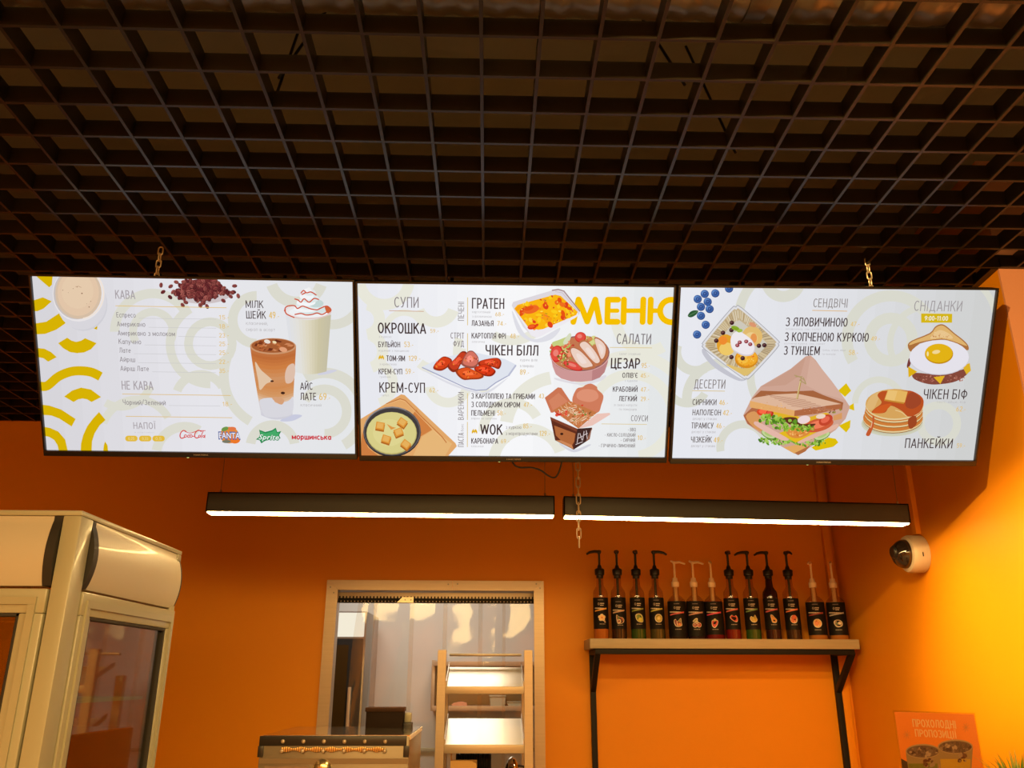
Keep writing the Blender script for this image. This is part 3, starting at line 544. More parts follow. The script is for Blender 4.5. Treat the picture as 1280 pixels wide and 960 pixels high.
    c.blob(p((60, 310), (430, 480), (740, 585), (880, 580), (1140, 410), (900, 600), (700, 598), (380, 485)), (222, 222, 230))
    c.poly(p((70, 285), (330, 165), (700, 100), (1100, 190), (1240, 262), (1130, 390), (870, 562), (740, 570), (430, 450)), (224, 228, 238)); c.stroke(p((72, 290), (250, 372), (430, 458), (600, 535), (740, 574), (865, 566), (980, 480), (1130, 395)), 1.3, (164, 168, 196), cap=False)
    c.stroke(p((1140, 390), (1190, 320), (1225, 270)), 2.2, (186, 190, 212)); q = random.Random(8)
    for P, k in ((((780, 215), (900, 182), (1010, 176), (1052, 230), (1020, 310), (930, 285), (780, 275)), (206, 62, 28)), (((210, 290), (250, 225), (340, 155), (440, 195), (410, 270), (320, 330), (235, 322)), (214, 66, 26)), (((385, 270), (470, 190), (560, 95), (625, 108), (595, 190), (545, 265), (505, 335), (440, 345)), (198, 62, 32)), (((622, 108), (690, 84), (745, 130), (770, 185), (760, 262), (700, 302), (600, 285), (560, 235)), (214, 116, 98)), (((715, 300), (790, 262), (870, 258), (980, 332), (930, 398), (830, 392), (750, 350)), (216, 56, 22)), (((485, 340), (600, 288), (690, 312), (830, 390), (790, 432), (680, 440), (570, 438)), (224, 84, 32))):
        c.blob(p(*P), tuple(v*.72 for v in k)); x0, y0 = sum(a_[0] for a_ in P)/len(P), sum(a_[1] for a_ in P)/len(P)
        c.blob(p(*[(x0+(x-x0)*.86, y0-8+(y-y0)*.82) for x, y in P]), k)
        hi = tuple(min(255, v*1.08+26) for v in k)
        c.blob(p(*[(x0-12+(x-x0)*.42, y0-14+(y-y0)*.36) for x, y in P]), hi); X, Yy = p((x0, y0))[0]
        c.scatter(16, (X, Yy, 9, 4.2), .9, [hi, tuple(v*.6 for v in k), (240, 130, 46), (160, 40, 22)], rng=q)
    # cream soup on a board
    c.poly(b((40, 515), (450, 265), (485, 272), (995, 755), (1008, 785), (905, 900), (40, 900)), (226, 168, 106)); c.poly(b((600, 415), (735, 590), (760, 620), (640, 690), (560, 480)), (208, 128, 66)); c.poly(b((660, 690), (770, 620), (960, 760), (880, 900), (560, 900)), (230, 182, 120)); c.poly(b((60, 640), (120, 800), (250, 900), (40, 900)), (206, 126, 66))
    c.stroke(b((300, 360), (440, 310), (490, 325), (860, 690), (905, 750)), 1.2, (196, 122, 66), cap=False); c.stroke(b((300, 368), (440, 320), (490, 335), (850, 700)), .6, (240, 190, 130), cap=False)
    c.ell(490, 540.5, 36.2, 31, (52, 46, 46)); c.ell(490, 539, 36, 30.6, (98, 92, 92)); c.ell(489.8, 539.6, 34.4, 29, (66, 60, 60)); c.ell(489.4, 541.8, 31.6, 26.6, (194, 182, 112)); c.ell(489.2, 541.2, 30.8, 25.6, (216, 206, 136)); c.ell(486, 541, 20, 17, (222, 212, 144))
    c.ring(490, 539, 34.6, 35.6, 190, 300, (150, 146, 148), sq=.85)
    for x, y, r in ((240, 580, 10), (462, 545, 35), (425, 642, -22), (300, 712, 18), (497, 765, 38)):
        X, Yy = b((x, y))[0]; q_ = math.radians(r); u, v = (math.cos(q_)*5.4, math.sin(q_)*5.4), (-math.sin(q_)*4.6, math.cos(q_)*4.6)
        Q = lambda s_, o: [(X+u[0]*i*s_+v[0]*j*s_, Yy+o+u[1]*i*s_+v[1]*j*s_) for i, j in ((-1, -1), (1, -1), (1, 1), (-1, 1))]
        c.poly(Q(1.02, 2.2), (182, 104, 34)); c.poly(Q(1, 0), (222, 150, 58)); c.poly(Q(.72, -.3), (230, 176, 92))
    c.poly(b((305, 560), (350, 620), (400, 600), (360, 590)), (220, 150, 70))
    # salad bowl
    s = S(670, 400, 5.65)
    c.blob(s((140, 410), (320, 445), (490, 390), (460, 430), (320, 458), (160, 430)), (224, 220, 226))
    c.poly(s((100, 230), (118, 330), (140, 385), (180, 415), (250, 435), (320, 438), (395, 430), (450, 408), (485, 370), (508, 300), (519, 215)), (206, 152, 150)); c.poly(s((400, 340), (519, 215), (508, 300), (485, 370), (450, 408), (395, 430)), (188, 130, 130)); c.ell(724.8, 442.2, 37.4, 22.6, (150, 96, 92), -3); c.ell(724.6, 442, 36, 20.8, (196, 120, 80), -3)
    q = random.Random(4); c.scatter(46, (*s((180, 210))[0], 13, 11), 2.4, [(190, 206, 110), (206, 214, 140), (168, 190, 90), (222, 120, 80), (214, 96, 64)], rng=q); c.scatter(26, (*s((390, 150))[0], 13, 6), 2.2, [(190, 200, 110), (214, 214, 140), (210, 140, 80)], rng=q)
    c.blob(s((115, 160), (165, 140), (235, 110), (250, 95), (215, 150), (190, 180), (130, 190)), (198, 208, 130)); c.blob(s((195, 150), (235, 95), (250, 110), (230, 160), (200, 175)), (214, 220, 190))
    c.scatter(40, (*s((235, 210))[0], 8, 10), 1.5, [(224, 110, 74), (206, 80, 56), (236, 150, 110), (190, 60, 44)], rng=q)
    for x, y, rx, ry, r in ((147, 240, 44, 60, 10), (315, 122, 40, 37, 0), (262, 325, 72, 27, 20)): X, Yy = s((x, y))[0]; c.ell(X, Yy, rx/5.65, ry/5.65, (206, 50, 40), r); c.ell(X-.4, Yy-.4, rx/6.6, ry/6.8, (226, 78, 66), r); c.ell(X-1.2, Yy-1.2, rx/13, ry/14, (236, 130, 116), r)
    c.scatter(30, (*s((200, 270))[0], 8, 9), 1.3, [(196, 206, 100), (150, 170, 60), (230, 210, 150), (120, 100, 40)], rng=q)
    for P in (((238, 212), (262, 188), (330, 225), (418, 325), (395, 345), (335, 348), (275, 290)), ((300, 168), (348, 142), (420, 212), (468, 298), (440, 322), (400, 292), (350, 235)), ((412, 128), (462, 138), (502, 190), (497, 255), (472, 292), (450, 255))):
        c.blob(s(*P), (186, 112, 74)); x0, y0 = sum(a_[0] for a_ in P)/len(P), sum(a_[1] for a_ in P)/len(P); c.blob(s(*[(x0-5+(x-x0)*.84, y0-3+(y-y0)*.84) for x, y in P]), (236, 208, 194)); c.blob(s(*[(x0-3+(x-x0)*.4, y0+(y-y0)*.45) for x, y in P]), (240, 220, 212))
    c.ring(724.8, 442.2, 36.4, 37.6, 10, 175, (222, 172, 168), sq=.605, n=30)
    # noodle box
    c.blob(s((170, 870), (265, 915), (370, 880), (380, 890), (270, 935), (180, 890)), (212, 212, 222))
    c.poly(s((62, 550), (155, 476), (180, 480), (242, 572), (120, 655), (105, 655)), (204, 118, 84)); c.poly(s((90, 570), (160, 515), (225, 575), (120, 640)), (212, 132, 98))
    c.blob(s((258, 580), (285, 490), (330, 474), (352, 458), (390, 450), (430, 472), (436, 492), (476, 535), (462, 600), (435, 655), (340, 640)), (208, 124, 92)); c.blob(s((290, 520), (340, 490), (420, 500), (440, 550), (380, 580), (300, 560)), (222, 146, 116))
    c.poly(s((118, 640), (240, 572), (432, 655), (300, 768)), (196, 120, 70)); q = random.Random(9)
    for _ in range(70):
        i, j = q.random(), q.random(); x, y = 125+115*i+185*j*1.0, 640-62*i+110*j
        a_ = q.uniform(0, 6.28); l = q.uniform(12, 34); k = q.choice(((236, 208, 172), (226, 176, 130), (240, 220, 196), (214, 120, 80), (228, 150, 104)))
        c.stroke(s((x-l*math.cos(a_), y-l*.6*math.sin(a_)), (x+q.uniform(-8, 8), y+q.uniform(-8, 8)), (x+l*math.cos(a_), y+l*.6*math.sin(a_))), .75, k, cap=False, curve=True)
    c.scatter(16, (*s((180, 655))[0], 8, 5), 1.4, [(206, 50, 44), (226, 84, 60)], rng=q); c.scatter(18, (*s((310, 660))[0], 16, 11), 1.1, [(120, 140, 60), (90, 110, 50), (214, 60, 40), (140, 90, 50)], rng=q)
    c.poly(s((298, 770), (432, 662), (520, 656), (525, 668), (400, 745)), (236, 196, 184)); c.poly(s((100, 684), (292, 768), (266, 916), (135, 850)), (98, 46, 30)); c.poly(s((100, 684), (292, 768), (288, 790), (104, 705)), (130, 66, 44)); c.poly(s((128, 745), (278, 802), (270, 860), (255, 884), (175, 850), (140, 815)), (180, 106, 60)); c.poly(s((175, 850), (255, 884), (264, 912), (140, 850)), (206, 136, 90)); c.ell(*s((182, 805))[0], 2, 1.5, (60, 30, 22))
    c.poly(s((292, 768), (395, 760), (380, 842), (266, 916)), (66, 40, 36)); c.poly(s((398, 770), (395, 760), (380, 842), (350, 862)), (150, 100, 80))
    for P in (((300, 800), (290, 870)), ((310, 800), (325, 850)), ((340, 785), (330, 850)), ((355, 780), (362, 840)), ((300, 835), (330, 820)), ((335, 815), (365, 800)), ((280, 880), (330, 860))): c.stroke(s(*P), .8, (222, 206, 206), cap=False)

def art_sandwich(c):
    for (x, y, r0, r1, a, b) in ((980, 350, 14, 28, 0, 180), (1115, 425, 20, 34, 0, 360), (1115, 425, 48, 62, 150, 330), (870, 440, 18, 30, 60, 200), (905, 500, 40, 52, 170, 300), (930, 560, 24, 34, 170, 350), (860, 480, 20, 30, 30, 140), (1100, 505, 26, 34, 180, 330), (1175, 530, 18, 28, 0, 360), (1160, 430, 42, 50, 150, 260), (1190, 400, 52, 60, 250, 350), (1000, 470, 56, 66, 140, 220), (990, 400, 60, 72, 190, 300)):
        c.ring(x, y, r0, r1, a, b, (217, 217, 205))
    a, b, d, e, f, g = S(840, 350, 7.386), S(840, 460, 7.386), S(920, 430, 6.4), S(960, 360, 8.533), S(1060, 470, 8), S(1110, 360, 7.386)
    # blueberries
    c.blob(a((150, 335), (170, 300), (205, 283), (248, 288), (225, 325), (180, 348)), (44, 88, 52)); c.stroke(a((155, 335), (240, 292)), .5, (110, 150, 100), cap=False)
    for x, y in ((530, 78), (403, 122), (305, 127), (240, 175), (332, 200), (270, 247), (350, 267), (270, 330), (314, 413), (234, 503)):
        X, Y = a((x, y))[0]; c.ell(X+.3, Y+.5, 5.2, 5.1, (36, 56, 116)); c.ell(X, Y, 4.8, 4.7, (62, 98, 162)); c.ell(X-.8, Y-1, 3, 2.6, (96, 136, 196)); c.ring(X+.3, Y+.2, 1.3, 2.3, 0, 360, (40, 58, 120), n=10); c.ell(X+.3, Y+.2, 1.1, 1, (80, 110, 170), n=10)
    # cheese pancakes in a foil tray
    c.blob(a((300, 640), (420, 770), (640, 915), (720, 905), (620, 935), (400, 815), (290, 690)), (196, 196, 206))
    tr = [(288, 600), (300, 560), (545, 268), (595, 248), (650, 256), (975, 545), (990, 590), (975, 640), (740, 895), (690, 916), (640, 900), (310, 650)]
    c.poly(spline(a(*tr), 4), (168, 168, 176)); c.poly(spline(a(*[(638+(x-638)*.975, 580+(y-580)*.975) for x, y in tr]), 4), (222, 221, 224)); c.poly(spline(a(*[(638+(x-638)*.91, 582+(y-582)*.91) for x, y in tr]), 4), (196, 176, 140)); q = random.Random(2)
    ins = [(638+(x-638)*.9, 582+(y-582)*.9) for x, y in tr]
    for i in range(len(ins)):
        (x0, y0), (x1, y1) = ins[i-1], ins[i]; n_ = max(2, int(math.hypot(x1-x0, y1-y0)/20))
        for j in range(n_):
            t = (j+.5)/n_; x, y = x0+(x1-x0)*t, y0+(y1-y0)*t; r_ = q.uniform(.66, .8); c.stroke(a((x, y), (638+(x-638)*r_, 582+(y-582)*r_)), .7, q.choice(((150, 128, 98), (222, 204, 166), (170, 140, 96), (232, 222, 200))), cap=False)
    c.poly(spline(a(*[(640+(x-638)*.66, 590+(y-582)*.62) for x, y in tr]), 4), (206, 200, 186)); c.blob(a((500, 780), (660, 820), (780, 800), (700, 880), (640, 870)), (222, 190, 110))
    for x, y, rx, ry, k in ((745, 525, 95, 95, (226, 186, 110)), (735, 540, 60, 55, (236, 206, 140)), (500, 600, 84, 96, (226, 160, 44)), (510, 640, 70, 60, (238, 200, 104)), (475, 560, 40, 40, (238, 140, 50)), (692, 730, 108, 88, (214, 140, 30)), (695, 722, 98, 74, (240, 170, 44)), (660, 735, 50, 40, (244, 190, 70)), (760, 540, 30, 45, (230, 150, 80))): c.ell(*a((x, y))[0], rx/7.386, ry/7.386, k)
    c.scatter(26, (*a((690, 740))[0], 11, 8), .9, [(226, 140, 30), (250, 200, 90), (230, 100, 40)], rng=q); c.ell(*a((750, 415))[0], 5, 2.6, (220, 150, 110), 25)
    c.blob(a((545, 560), (570, 500), (620, 478), (680, 510), (745, 560), (772, 630), (750, 690), (680, 705), (610, 680), (560, 640)), (214, 206, 212)); c.blob(a((545, 555), (572, 495), (622, 478), (682, 508), (740, 560), (765, 625), (742, 680), (680, 692), (612, 668), (562, 630)), (238, 232, 236))
    for x, y in ((557, 397), (475, 490), (413, 563), (553, 465), (807, 610), (858, 605), (553, 715), (657, 725)): X, Y = a((x, y))[0]; c.ell(X, Y, 2.9, 2.8, (66, 34, 38)); c.ell(X-.4, Y-.5, 1.5, 1.3, (118, 76, 74)); c.ell(X+.3, Y+.3, .7, .7, (50, 20, 26))
    for x, y in ((630, 578), (608, 606), (690, 570), (727, 596)): X, Y = a((x, y))[0]; c.ell(X, Y, 2.7, 2.4, (148, 56, 66)); c.ell(X-.4, Y-.4, 1.2, 1, (204, 140, 140))
    c.ell(*a((590, 448))[0], 5.6, 2.8, (140, 172, 44), 20); c.ell(*a((630, 470))[0], 3.6, 2.2, (162, 190, 70), -10); c.stroke(a((560, 440), (620, 460)), .5, (110, 140, 40), cap=False)
    k = (86, 72, 68)
    c.text('ДЕСЕРТИ', 867.8, 486, 907, 11.4, (128, 119, 117), 0.0); c.stroke([(866, 488.8), (906.6, 489.4)], .8, (216, 190, 120), cap=False)
    for t, p, x0, x1, p0, p1, y, sub in (('СИРНИКИ', '46', 865.8, 896, 899.4, 906.4, 506.8, 0), ('НАПОЛЕОН', '42', 865.8, 901.6, 904, 911.2, 519.6, 1), ('ТІРАМІСУ', '46', 864.4, 892, 895.6, 902.2, 536, 1), ('ЧІЗКЕЙК', '49', 863.8, 890, 892.4, 899.6, 553.6, 1)):
        c.text(t, x0, y, x1, 7.4, k, 0.006); price(c, p, p0, y, p1, 6.6)
        if sub: c.text('десерт у стакані', x0+.2, y+5.8, x0+30.5, 3.6, TINY)
    c.text('СЕНДВІЧІ', 1016.8, 384.4, 1060.2, 11.2, (136, 128, 126), 0.0); c.stroke([(1016, 388.2), (1059.8, 389.2)], .9, (222, 180, 120), cap=False)
    c.text('З ЯЛОВИЧИНОЮ', 982.4, 408, 1060, 11, DARK, 0.008); price(c, '47', 1064, 408, 1071, 5.6); c.text('яловичина, сир, салат', 982.4, 412.6, 1027, 2.6, TINY)
    c.text('З КОПЧЕНОЮ КУРКОЮ', 981, 426.6, 1086.4, 11, DARK, 0.008); price(c, '49', 1089.4, 426.4, 1096.6, 5.8); c.text('копчена курка, сир, салат', 980.6, 430.8, 1032, 2.6, TINY)
    c.text('З ТУНЦЕМ', 980, 443.8, 1025, 11, DARK, 0.008); c.text('тунець, огірок, яйце', 1028, 439, 1057.4, 2.6, TINY); c.text('та помідор', 1028, 444, 1045, 2.6, TINY); price(c, '58', 1061.4, 443.8, 1069, 6)
    c.text('СНІДАНКИ', 1142.6, 389, 1203.2, 13.2, (160, 154, 156), 0.0)
    c.poly(g((312, 237), (600, 240), (598, 322), (312, 322)), (214, 182, 20)); c.text('9:00-11:00', 1156.4, 400.8, 1185.6, 5.6, (240, 236, 220), 0.02)
    # breakfast toast with egg
    c.poly(spline(g((188, 535), (225, 488), (390, 418), (440, 360), (490, 336), (540, 350), (622, 420), (700, 480), (748, 535), (736, 578), (600, 500), (490, 480), (300, 515), (222, 592)), 3), (172, 112, 60)); c.poly(spline(g((205, 530), (232, 495), (395, 428), (445, 370), (490, 348), (535, 360), (612, 425), (690, 485), (735, 538), (600, 490), (490, 470), (300, 500)), 3), (222, 178, 110)); c.blob(g((420, 430), (490, 390), (580, 430), (600, 470), (490, 460), (400, 470)), (232, 196, 140)); c.scatter(24, (*g((500, 440))[0], 14, 5), .8, [(206, 150, 90), (236, 200, 150), (196, 130, 76)])
    c.blob(g((180, 720), (200, 650), (215, 700), (190, 740)), (120, 60, 56))
    c.poly(spline(g((228, 810), (262, 852), (380, 890), (500, 890), (640, 862), (745, 790), (740, 745), (600, 780), (450, 800), (270, 785)), 4), (134, 72, 58)); c.scatter(70, (*g((490, 840))[0], 31, 5), 1.0, [(176, 108, 92), (120, 60, 48), (190, 130, 110), (150, 84, 70)])
    c.poly(g((190, 725), (275, 775), (195, 828)), (222, 176, 24)); c.poly(g((690, 722), (760, 695), (772, 765), (730, 800)), (222, 178, 40)); 
    c.ell(*g((478, 645))[0], 37.5, 21.8, (206, 200, 210)); c.ell(*g((478, 640))[0], 37.2, 21.4, (229, 226, 234)); c.poly(g((425, 825), (530, 812), (488, 888)), (226, 178, 36))
    c.ell(*g((476, 610))[0], 17.8, 12.6, (196, 140, 10)); c.ell(*g((474, 603))[0], 17.2, 11.8, (226, 178, 22)); c.ell(*g((450, 592))[0], 5, 2.4, (240, 214, 150), -10); c.ell(*g((372, 610))[0], 1.2, 3, (240, 224, 170))
    c.text('ЧІКЕН БІФ', 1154.4, 499, 1209.4, 12.4, DARK, 0.004); c.text('тост, яйце, біф', 1171, 504, 1208, 2.8, TINY); price(c, '62', 1195.6, 514.6, 1203.4, 6.2)
    c.text('ПАНКЕЙКИ', 1131.2, 560.4, 1191, 12.2, DARK, 0.004); price(c, '59', 1196.4, 560, 1202.8, 5.4)
    # stack of pancakes
    c.ell(*f((445, 480))[0], 38.5, 15.8, (206, 206, 184)); c.ell(*f((445, 470))[0], 37, 14.5, (196, 194, 166))
    for x, y, rx, ry in ((455, 430, 300, 140), (462, 380, 292, 138), (466, 330, 288, 140)): X, Y = f((x, y))[0]; c.ell(X, Y+.8, rx/8, ry/8, (150, 92, 40)); c.ell(X, Y, rx/8, ry/8, (226, 204, 152)); c.ell(X, Y-1.4, rx/8, ry/8.2, (206, 124, 56))
    c.ell(*f((470, 292))[0], 36.6, 19, (226, 202, 150)); c.ell(*f((470, 280))[0], 36.2, 18.6, (214, 164, 92)); c.blob(f((190, 290), (240, 200), (340, 150), (300, 250), (260, 330), (210, 340)), (222, 180, 116))
    c.blob(f((300, 200), (330, 160), (400, 150), (560, 150), (640, 152), (730, 200), (762, 260), (735, 350), (660, 400), (600, 405), (540, 350), (430, 300), (370, 370), (245, 370), (270, 330), (340, 270)), (186, 80, 34)); c.blob(f((600, 200), (650, 165), (720, 210), (730, 280), (650, 330), (580, 300)), (160, 70, 40)); c.blob(f((250, 365), (330, 300), (440, 280), (390, 340), (340, 375)), (206, 90, 34))
    c.poly(f((365, 250), (405, 140), (600, 165), (562, 282)), (196, 132, 48)); c.poly(f((370, 236), (405, 135), (602, 158), (572, 268)), (228, 180, 96)); c.poly(f((380, 232), (410, 145), (500, 152), (470, 250)), (234, 192, 116)); c.stroke(f((480, 345), (540, 365), (590, 405)), .8, (236, 206, 150), curve=True)
    c.blob(f((250, 400), (268, 420), (262, 490), (240, 560), (215, 602), (184, 592), (205, 540), (245, 480)), (196, 90, 46)); c.stroke(f((245, 470), (232, 520)), .9, (236, 190, 150)); c.blob(f((610, 430), (680, 400), (690, 480), (640, 530), (610, 510)), (158, 70, 34))
    # toasted sandwich in paper
    for P in (((820, 375), (885, 315), (925, 375), (875, 425)), ((905, 500), (945, 475), (950, 535), (908, 520)), ((825, 655), (920, 610), (915, 670), (885, 710)), ((605, 830), (740, 750), (800, 760), (822, 790), (780, 825), (640, 855))): c.poly(d(*P), (222, 190, 10))
    c.poly(d((560, 100), (600, 92), (640, 130), (690, 200), (770, 300), (880, 450), (915, 505), (880, 600), (800, 690), (640, 800), (500, 892), (380, 830), (200, 720), (90, 640), (60, 572), (130, 430), (200, 340), (320, 270), (440, 200)), (206, 164, 146)); c.poly(d((600, 95), (690, 200), (880, 450), (700, 400), (560, 330)), (212, 172, 154)); c.poly(d((560, 105), (440, 205), (330, 275), (200, 345), (400, 330), (520, 250)), (200, 156, 136))
    c.poly(d((130, 440), (200, 375), (400, 382), (620, 374), (700, 410), (862, 470), (852, 530), (480, 440)), (166, 100, 62)); c.poly(d((62, 575), (130, 510), (190, 520), (190, 700), (95, 640)), (176, 106, 70))
    c.poly(spline(d((80, 580), (150, 540), (200, 600), (210, 700), (140, 665)), 3), (216, 152, 92)); c.poly(d((380, 830), (470, 812), (590, 800), (560, 835), (470, 880)), (226, 168, 98)); c.poly(d((470, 875), (560, 832), (600, 810), (560, 860), (500, 892)), (178, 110, 64))
    q = random.Random(6); greens = [(126, 172, 46), (98, 146, 38), (150, 192, 70), (76, 124, 32), (170, 206, 96)]
    c.scatter(70, (*d((330, 775))[0], 22, 5), 1.7, greens, rng=q); c.scatter(60, (*d((590, 785))[0], 22, 5), 1.7, greens, rng=q)
    for x, y, rx, ry, r in ((262, 725, 62, 32, 25), (690, 735, 68, 34, -22)): X, Y = d((x, y))[0]; c.ell(X, Y, rx/6.4, ry/6.4, (96, 140, 50), r); c.ell(X, Y-.4, rx/6.8, ry/7.4, (196, 212, 152), r); c.ell(X, Y-.4, rx/11, ry/13, (176, 198, 120), r)
    c.poly(spline(d((145, 640), (172, 622), (300, 690), (420, 760), (385, 775), (300, 740), (200, 682)), 3), (228, 182, 168)); c.poly(spline(d((500, 780), (640, 715), (810, 640), (800, 680), (640, 750), (520, 795)), 3), (226, 180, 160)); c.poly(d((345, 715), (480, 792), (660, 700), (620, 665), (430, 680)), (228, 184, 34)); c.poly(spline(d((400, 690), (470, 660), (560, 690), (590, 720), (500, 755), (430, 740)), 3), (220, 140, 62)); c.scatter(24, (*d((500, 710))[0], 12, 5), 1.1, [(240, 170, 90), (206, 116, 46), (250, 196, 120)], rng=q)
    c.poly(spline(d((300, 545), (345, 528), (440, 560), (560, 590), (720, 550), (740, 590), (560, 650), (420, 620), (330, 590)), 3), (224, 178, 40))
    for x, y, rx, ry, r, k in ((222, 545, 54, 32, 0, (216, 72, 36)), (272, 556, 30, 30, 0, (190, 50, 30)), (660, 650, 125, 52, -14, (206, 92, 56)), (720, 610, 60, 40, -30, (196, 70, 44))): X, Y = d((x, y))[0]; c.ell(X, Y, rx/6.4, ry/6.4, k, r); c.ell(X-.6, Y-.6, rx/10, ry/11, tuple(min(255, v+34) for v in k), r)
    c.blob(d((380, 595), (480, 590), (520, 640), (640, 640), (560, 680), (440, 650)), (96, 50, 30)); c.ell(*d((545, 607))[0], 8, 5, (236, 214, 214), -12); c.ell(*d((680, 580))[0], 6, 3, (238, 212, 190), -8); c.scatter(16, (*d((790, 535))[0], 8, 4), 1.1, [(110, 80, 40), (150, 140, 60), (80, 40, 30)], rng=q); c.poly(d((780, 575), (850, 550), (850, 600), (780, 615)), (216, 154, 96))
    c.scatter(60, (*d((270, 605))[0], 15, 6), 2.0, greens, rng=q); c.scatter(60, (*d((400, 645))[0], 17, 7), 2.0, greens, rng=q); c.scatter(40, (*d((540, 675))[0], 15, 4), 1.7, greens, rng=q)
    c.poly(d((112, 455), (150, 430), (300, 405), (480, 396), (640, 430), (842, 480), (520, 520), (470, 535)), (222, 182, 154)); c.poly(d((112, 455), (470, 533), (466, 578), (330, 548), (112, 508)), (228, 170, 104)); c.poly(d((470, 533), (842, 480), (846, 516), (640, 560), (500, 575), (466, 578)), (176, 104, 66))
    for i in range(7): y = 412+i*13; c.stroke(d((240+i*34, y-6+i*2), (560+i*40, y+38+i*2)), .6, (180, 130, 106), cap=False)
    c.scatter(30, (*d((650, 530))[0], 22, 4), .8, [(196, 120, 80), (150, 80, 48), (206, 140, 100)], rng=q); c.scatter(16, (*d((280, 500))[0], 22, 5), .8, [(238, 186, 124), (216, 152, 90)], rng=q)
    c.stroke(d((488, 440), (520, 285)), 2.2, (176, 140, 72), cap=False); c.stroke(d((486, 438), (516, 290)), .9, (226, 206, 150), cap=False)
    for P in (((470, 250), (520, 268), (548, 290)), ((480, 262), (530, 262)), ((510, 290), (560, 320), (540, 270)), ((520, 270), (520, 310))): c.stroke(d(*P), 1.2, (176, 152, 104))
# ------------------------------------------------------------------ the setting
WALL_Y, CEIL, SLAB = 4.134, EYE+1.221, EYE+1.62
def wall_x(y): return 1.600+(y-2.33)*0.062
DX0, DX1, DZ = -0.745, 0.240, EYE+0.405          # opening in the back wall
b = MB().span((-3.3, WALL_Y, 0), (DX0, WALL_Y+.12, SLAB)).span((DX1, WALL_Y, 0), (1.80, WALL_Y+.12, SLAB)).span((DX0, WALL_Y, DZ), (DX1, WALL_Y+.12, SLAB))
struct(b.build('wall_back', M['orange'], smooth=0))
b = MB(); b.prism([(wall_x(2.33), 2.33), (2.75, 2.33), (2.75, WALL_Y), (wall_x(WALL_Y), WALL_Y)], 2, 0, SLAB)
wr = struct(b.build('wall_right', M['orange'], smooth=0))
struct(MB().span((wall_x(2.33), 2.322, 0), (2.75, 2.3298, SLAB)).build('wall_front', M['pale'], smooth=0))
struct(MB().span((-3.42, -3.4, 0), (-3.3, WALL_Y+.12, SLAB)).build('wall_left', M['orange'], smooth=0))
struct(MB().span((-3.42, -3.4, -.1), (2.75, WALL_Y+.12, 0)).build('floor', M['floor'], smooth=0))
struct(MB().span((-3.42, -3.4, SLAB), (2.75, WALL_Y+.12, SLAB+.12)).build('ceiling', M['slab'], smooth=0))
# open-cell lattice ceiling: thin U-profiles in both directions
b = MB(); k0 = -7.23016*CELL; r0 = 11.31539*CELL
for k in range(-20, 32):
    x = k0+k*CELL
    if -3.28 < x < 2.7: b.span((x-.0038, -3.3, CEIL), (x+.0038, WALL_Y-.01 if x < 1.66 else 2.32, CEIL+.046))
for j in range(-38, 24):
    y = r0+j*CELL
    if -3.3 < y < WALL_Y-.01: b.span((-3.29, y-.0038, CEIL+.0008), (min(2.7, wall_x(y)-.008) if y > 2.33 else 2.7, y+.0038, CEIL+.0452))
struct(b.build('ceiling.001', M['lattice'], smooth=0))
struct(MB().span((-3.42, -3.52, 0), (2.75, -3.4, SLAB)).build('wall_rear', M['orange'], smooth=0))
# perimeter angle of the lattice and painted cable trunking
b = MB(); b.box(((wall_x(2.33)+wall_x(WALL_Y))/2-.012, (2.33+WALL_Y)/2, CEIL+.014), (.022, WALL_Y-2.33+.02, .03), rot=Matrix.Rotation(-math.atan(.062), 3, 'Z')); b.span((wall_x(2.33), 2.308, CEIL), (2.74, 2.33, CEIL+.03))
struct(b.build('trim_1', M['lattice'], smooth=0))
struct(MB().span((1.655, WALL_Y-.03, 0), (1.69, WALL_Y, CEIL), .003).build('trim_2', M['orange']))
cy = 3.17; struct(MB().box((wall_x(cy)-.009, cy, (CEIL+EYE+.52)/2), (.022, .034, CEIL-EYE-.52), .003).build('trim_3', M['orange']))

# the kitchen behind the doorway
KY = 6.25
b = MB().span((-2.2, KY, 0), (1.4, KY+.1, 2.9)).span((-2.3, WALL_Y+.12, 0), (-2.2, KY+.1, 2.9)).span((1.4, WALL_Y+.12, 0), (1.5, KY+.1, 2.9))
struct(b.build('wall_kitchen', M['kwall'], smooth=0))
struct(MB().span((-2.3, WALL_Y+.12, -.1), (1.5, KY+.1, 0)).build('floor.001', M['floor'], smooth=0))
struct(MB().span((-2.3, WALL_Y+.12, 2.8), (1.5, KY+.1, 2.9)).build('ceiling.002', M['kwall'], smooth=0))
zt = atY(530, 937, KY).z; struct(MB().span((-2.2, KY-.02, zt-.012), (1.4, KY, zt+.012), .003).build('trim_4', M['white']))

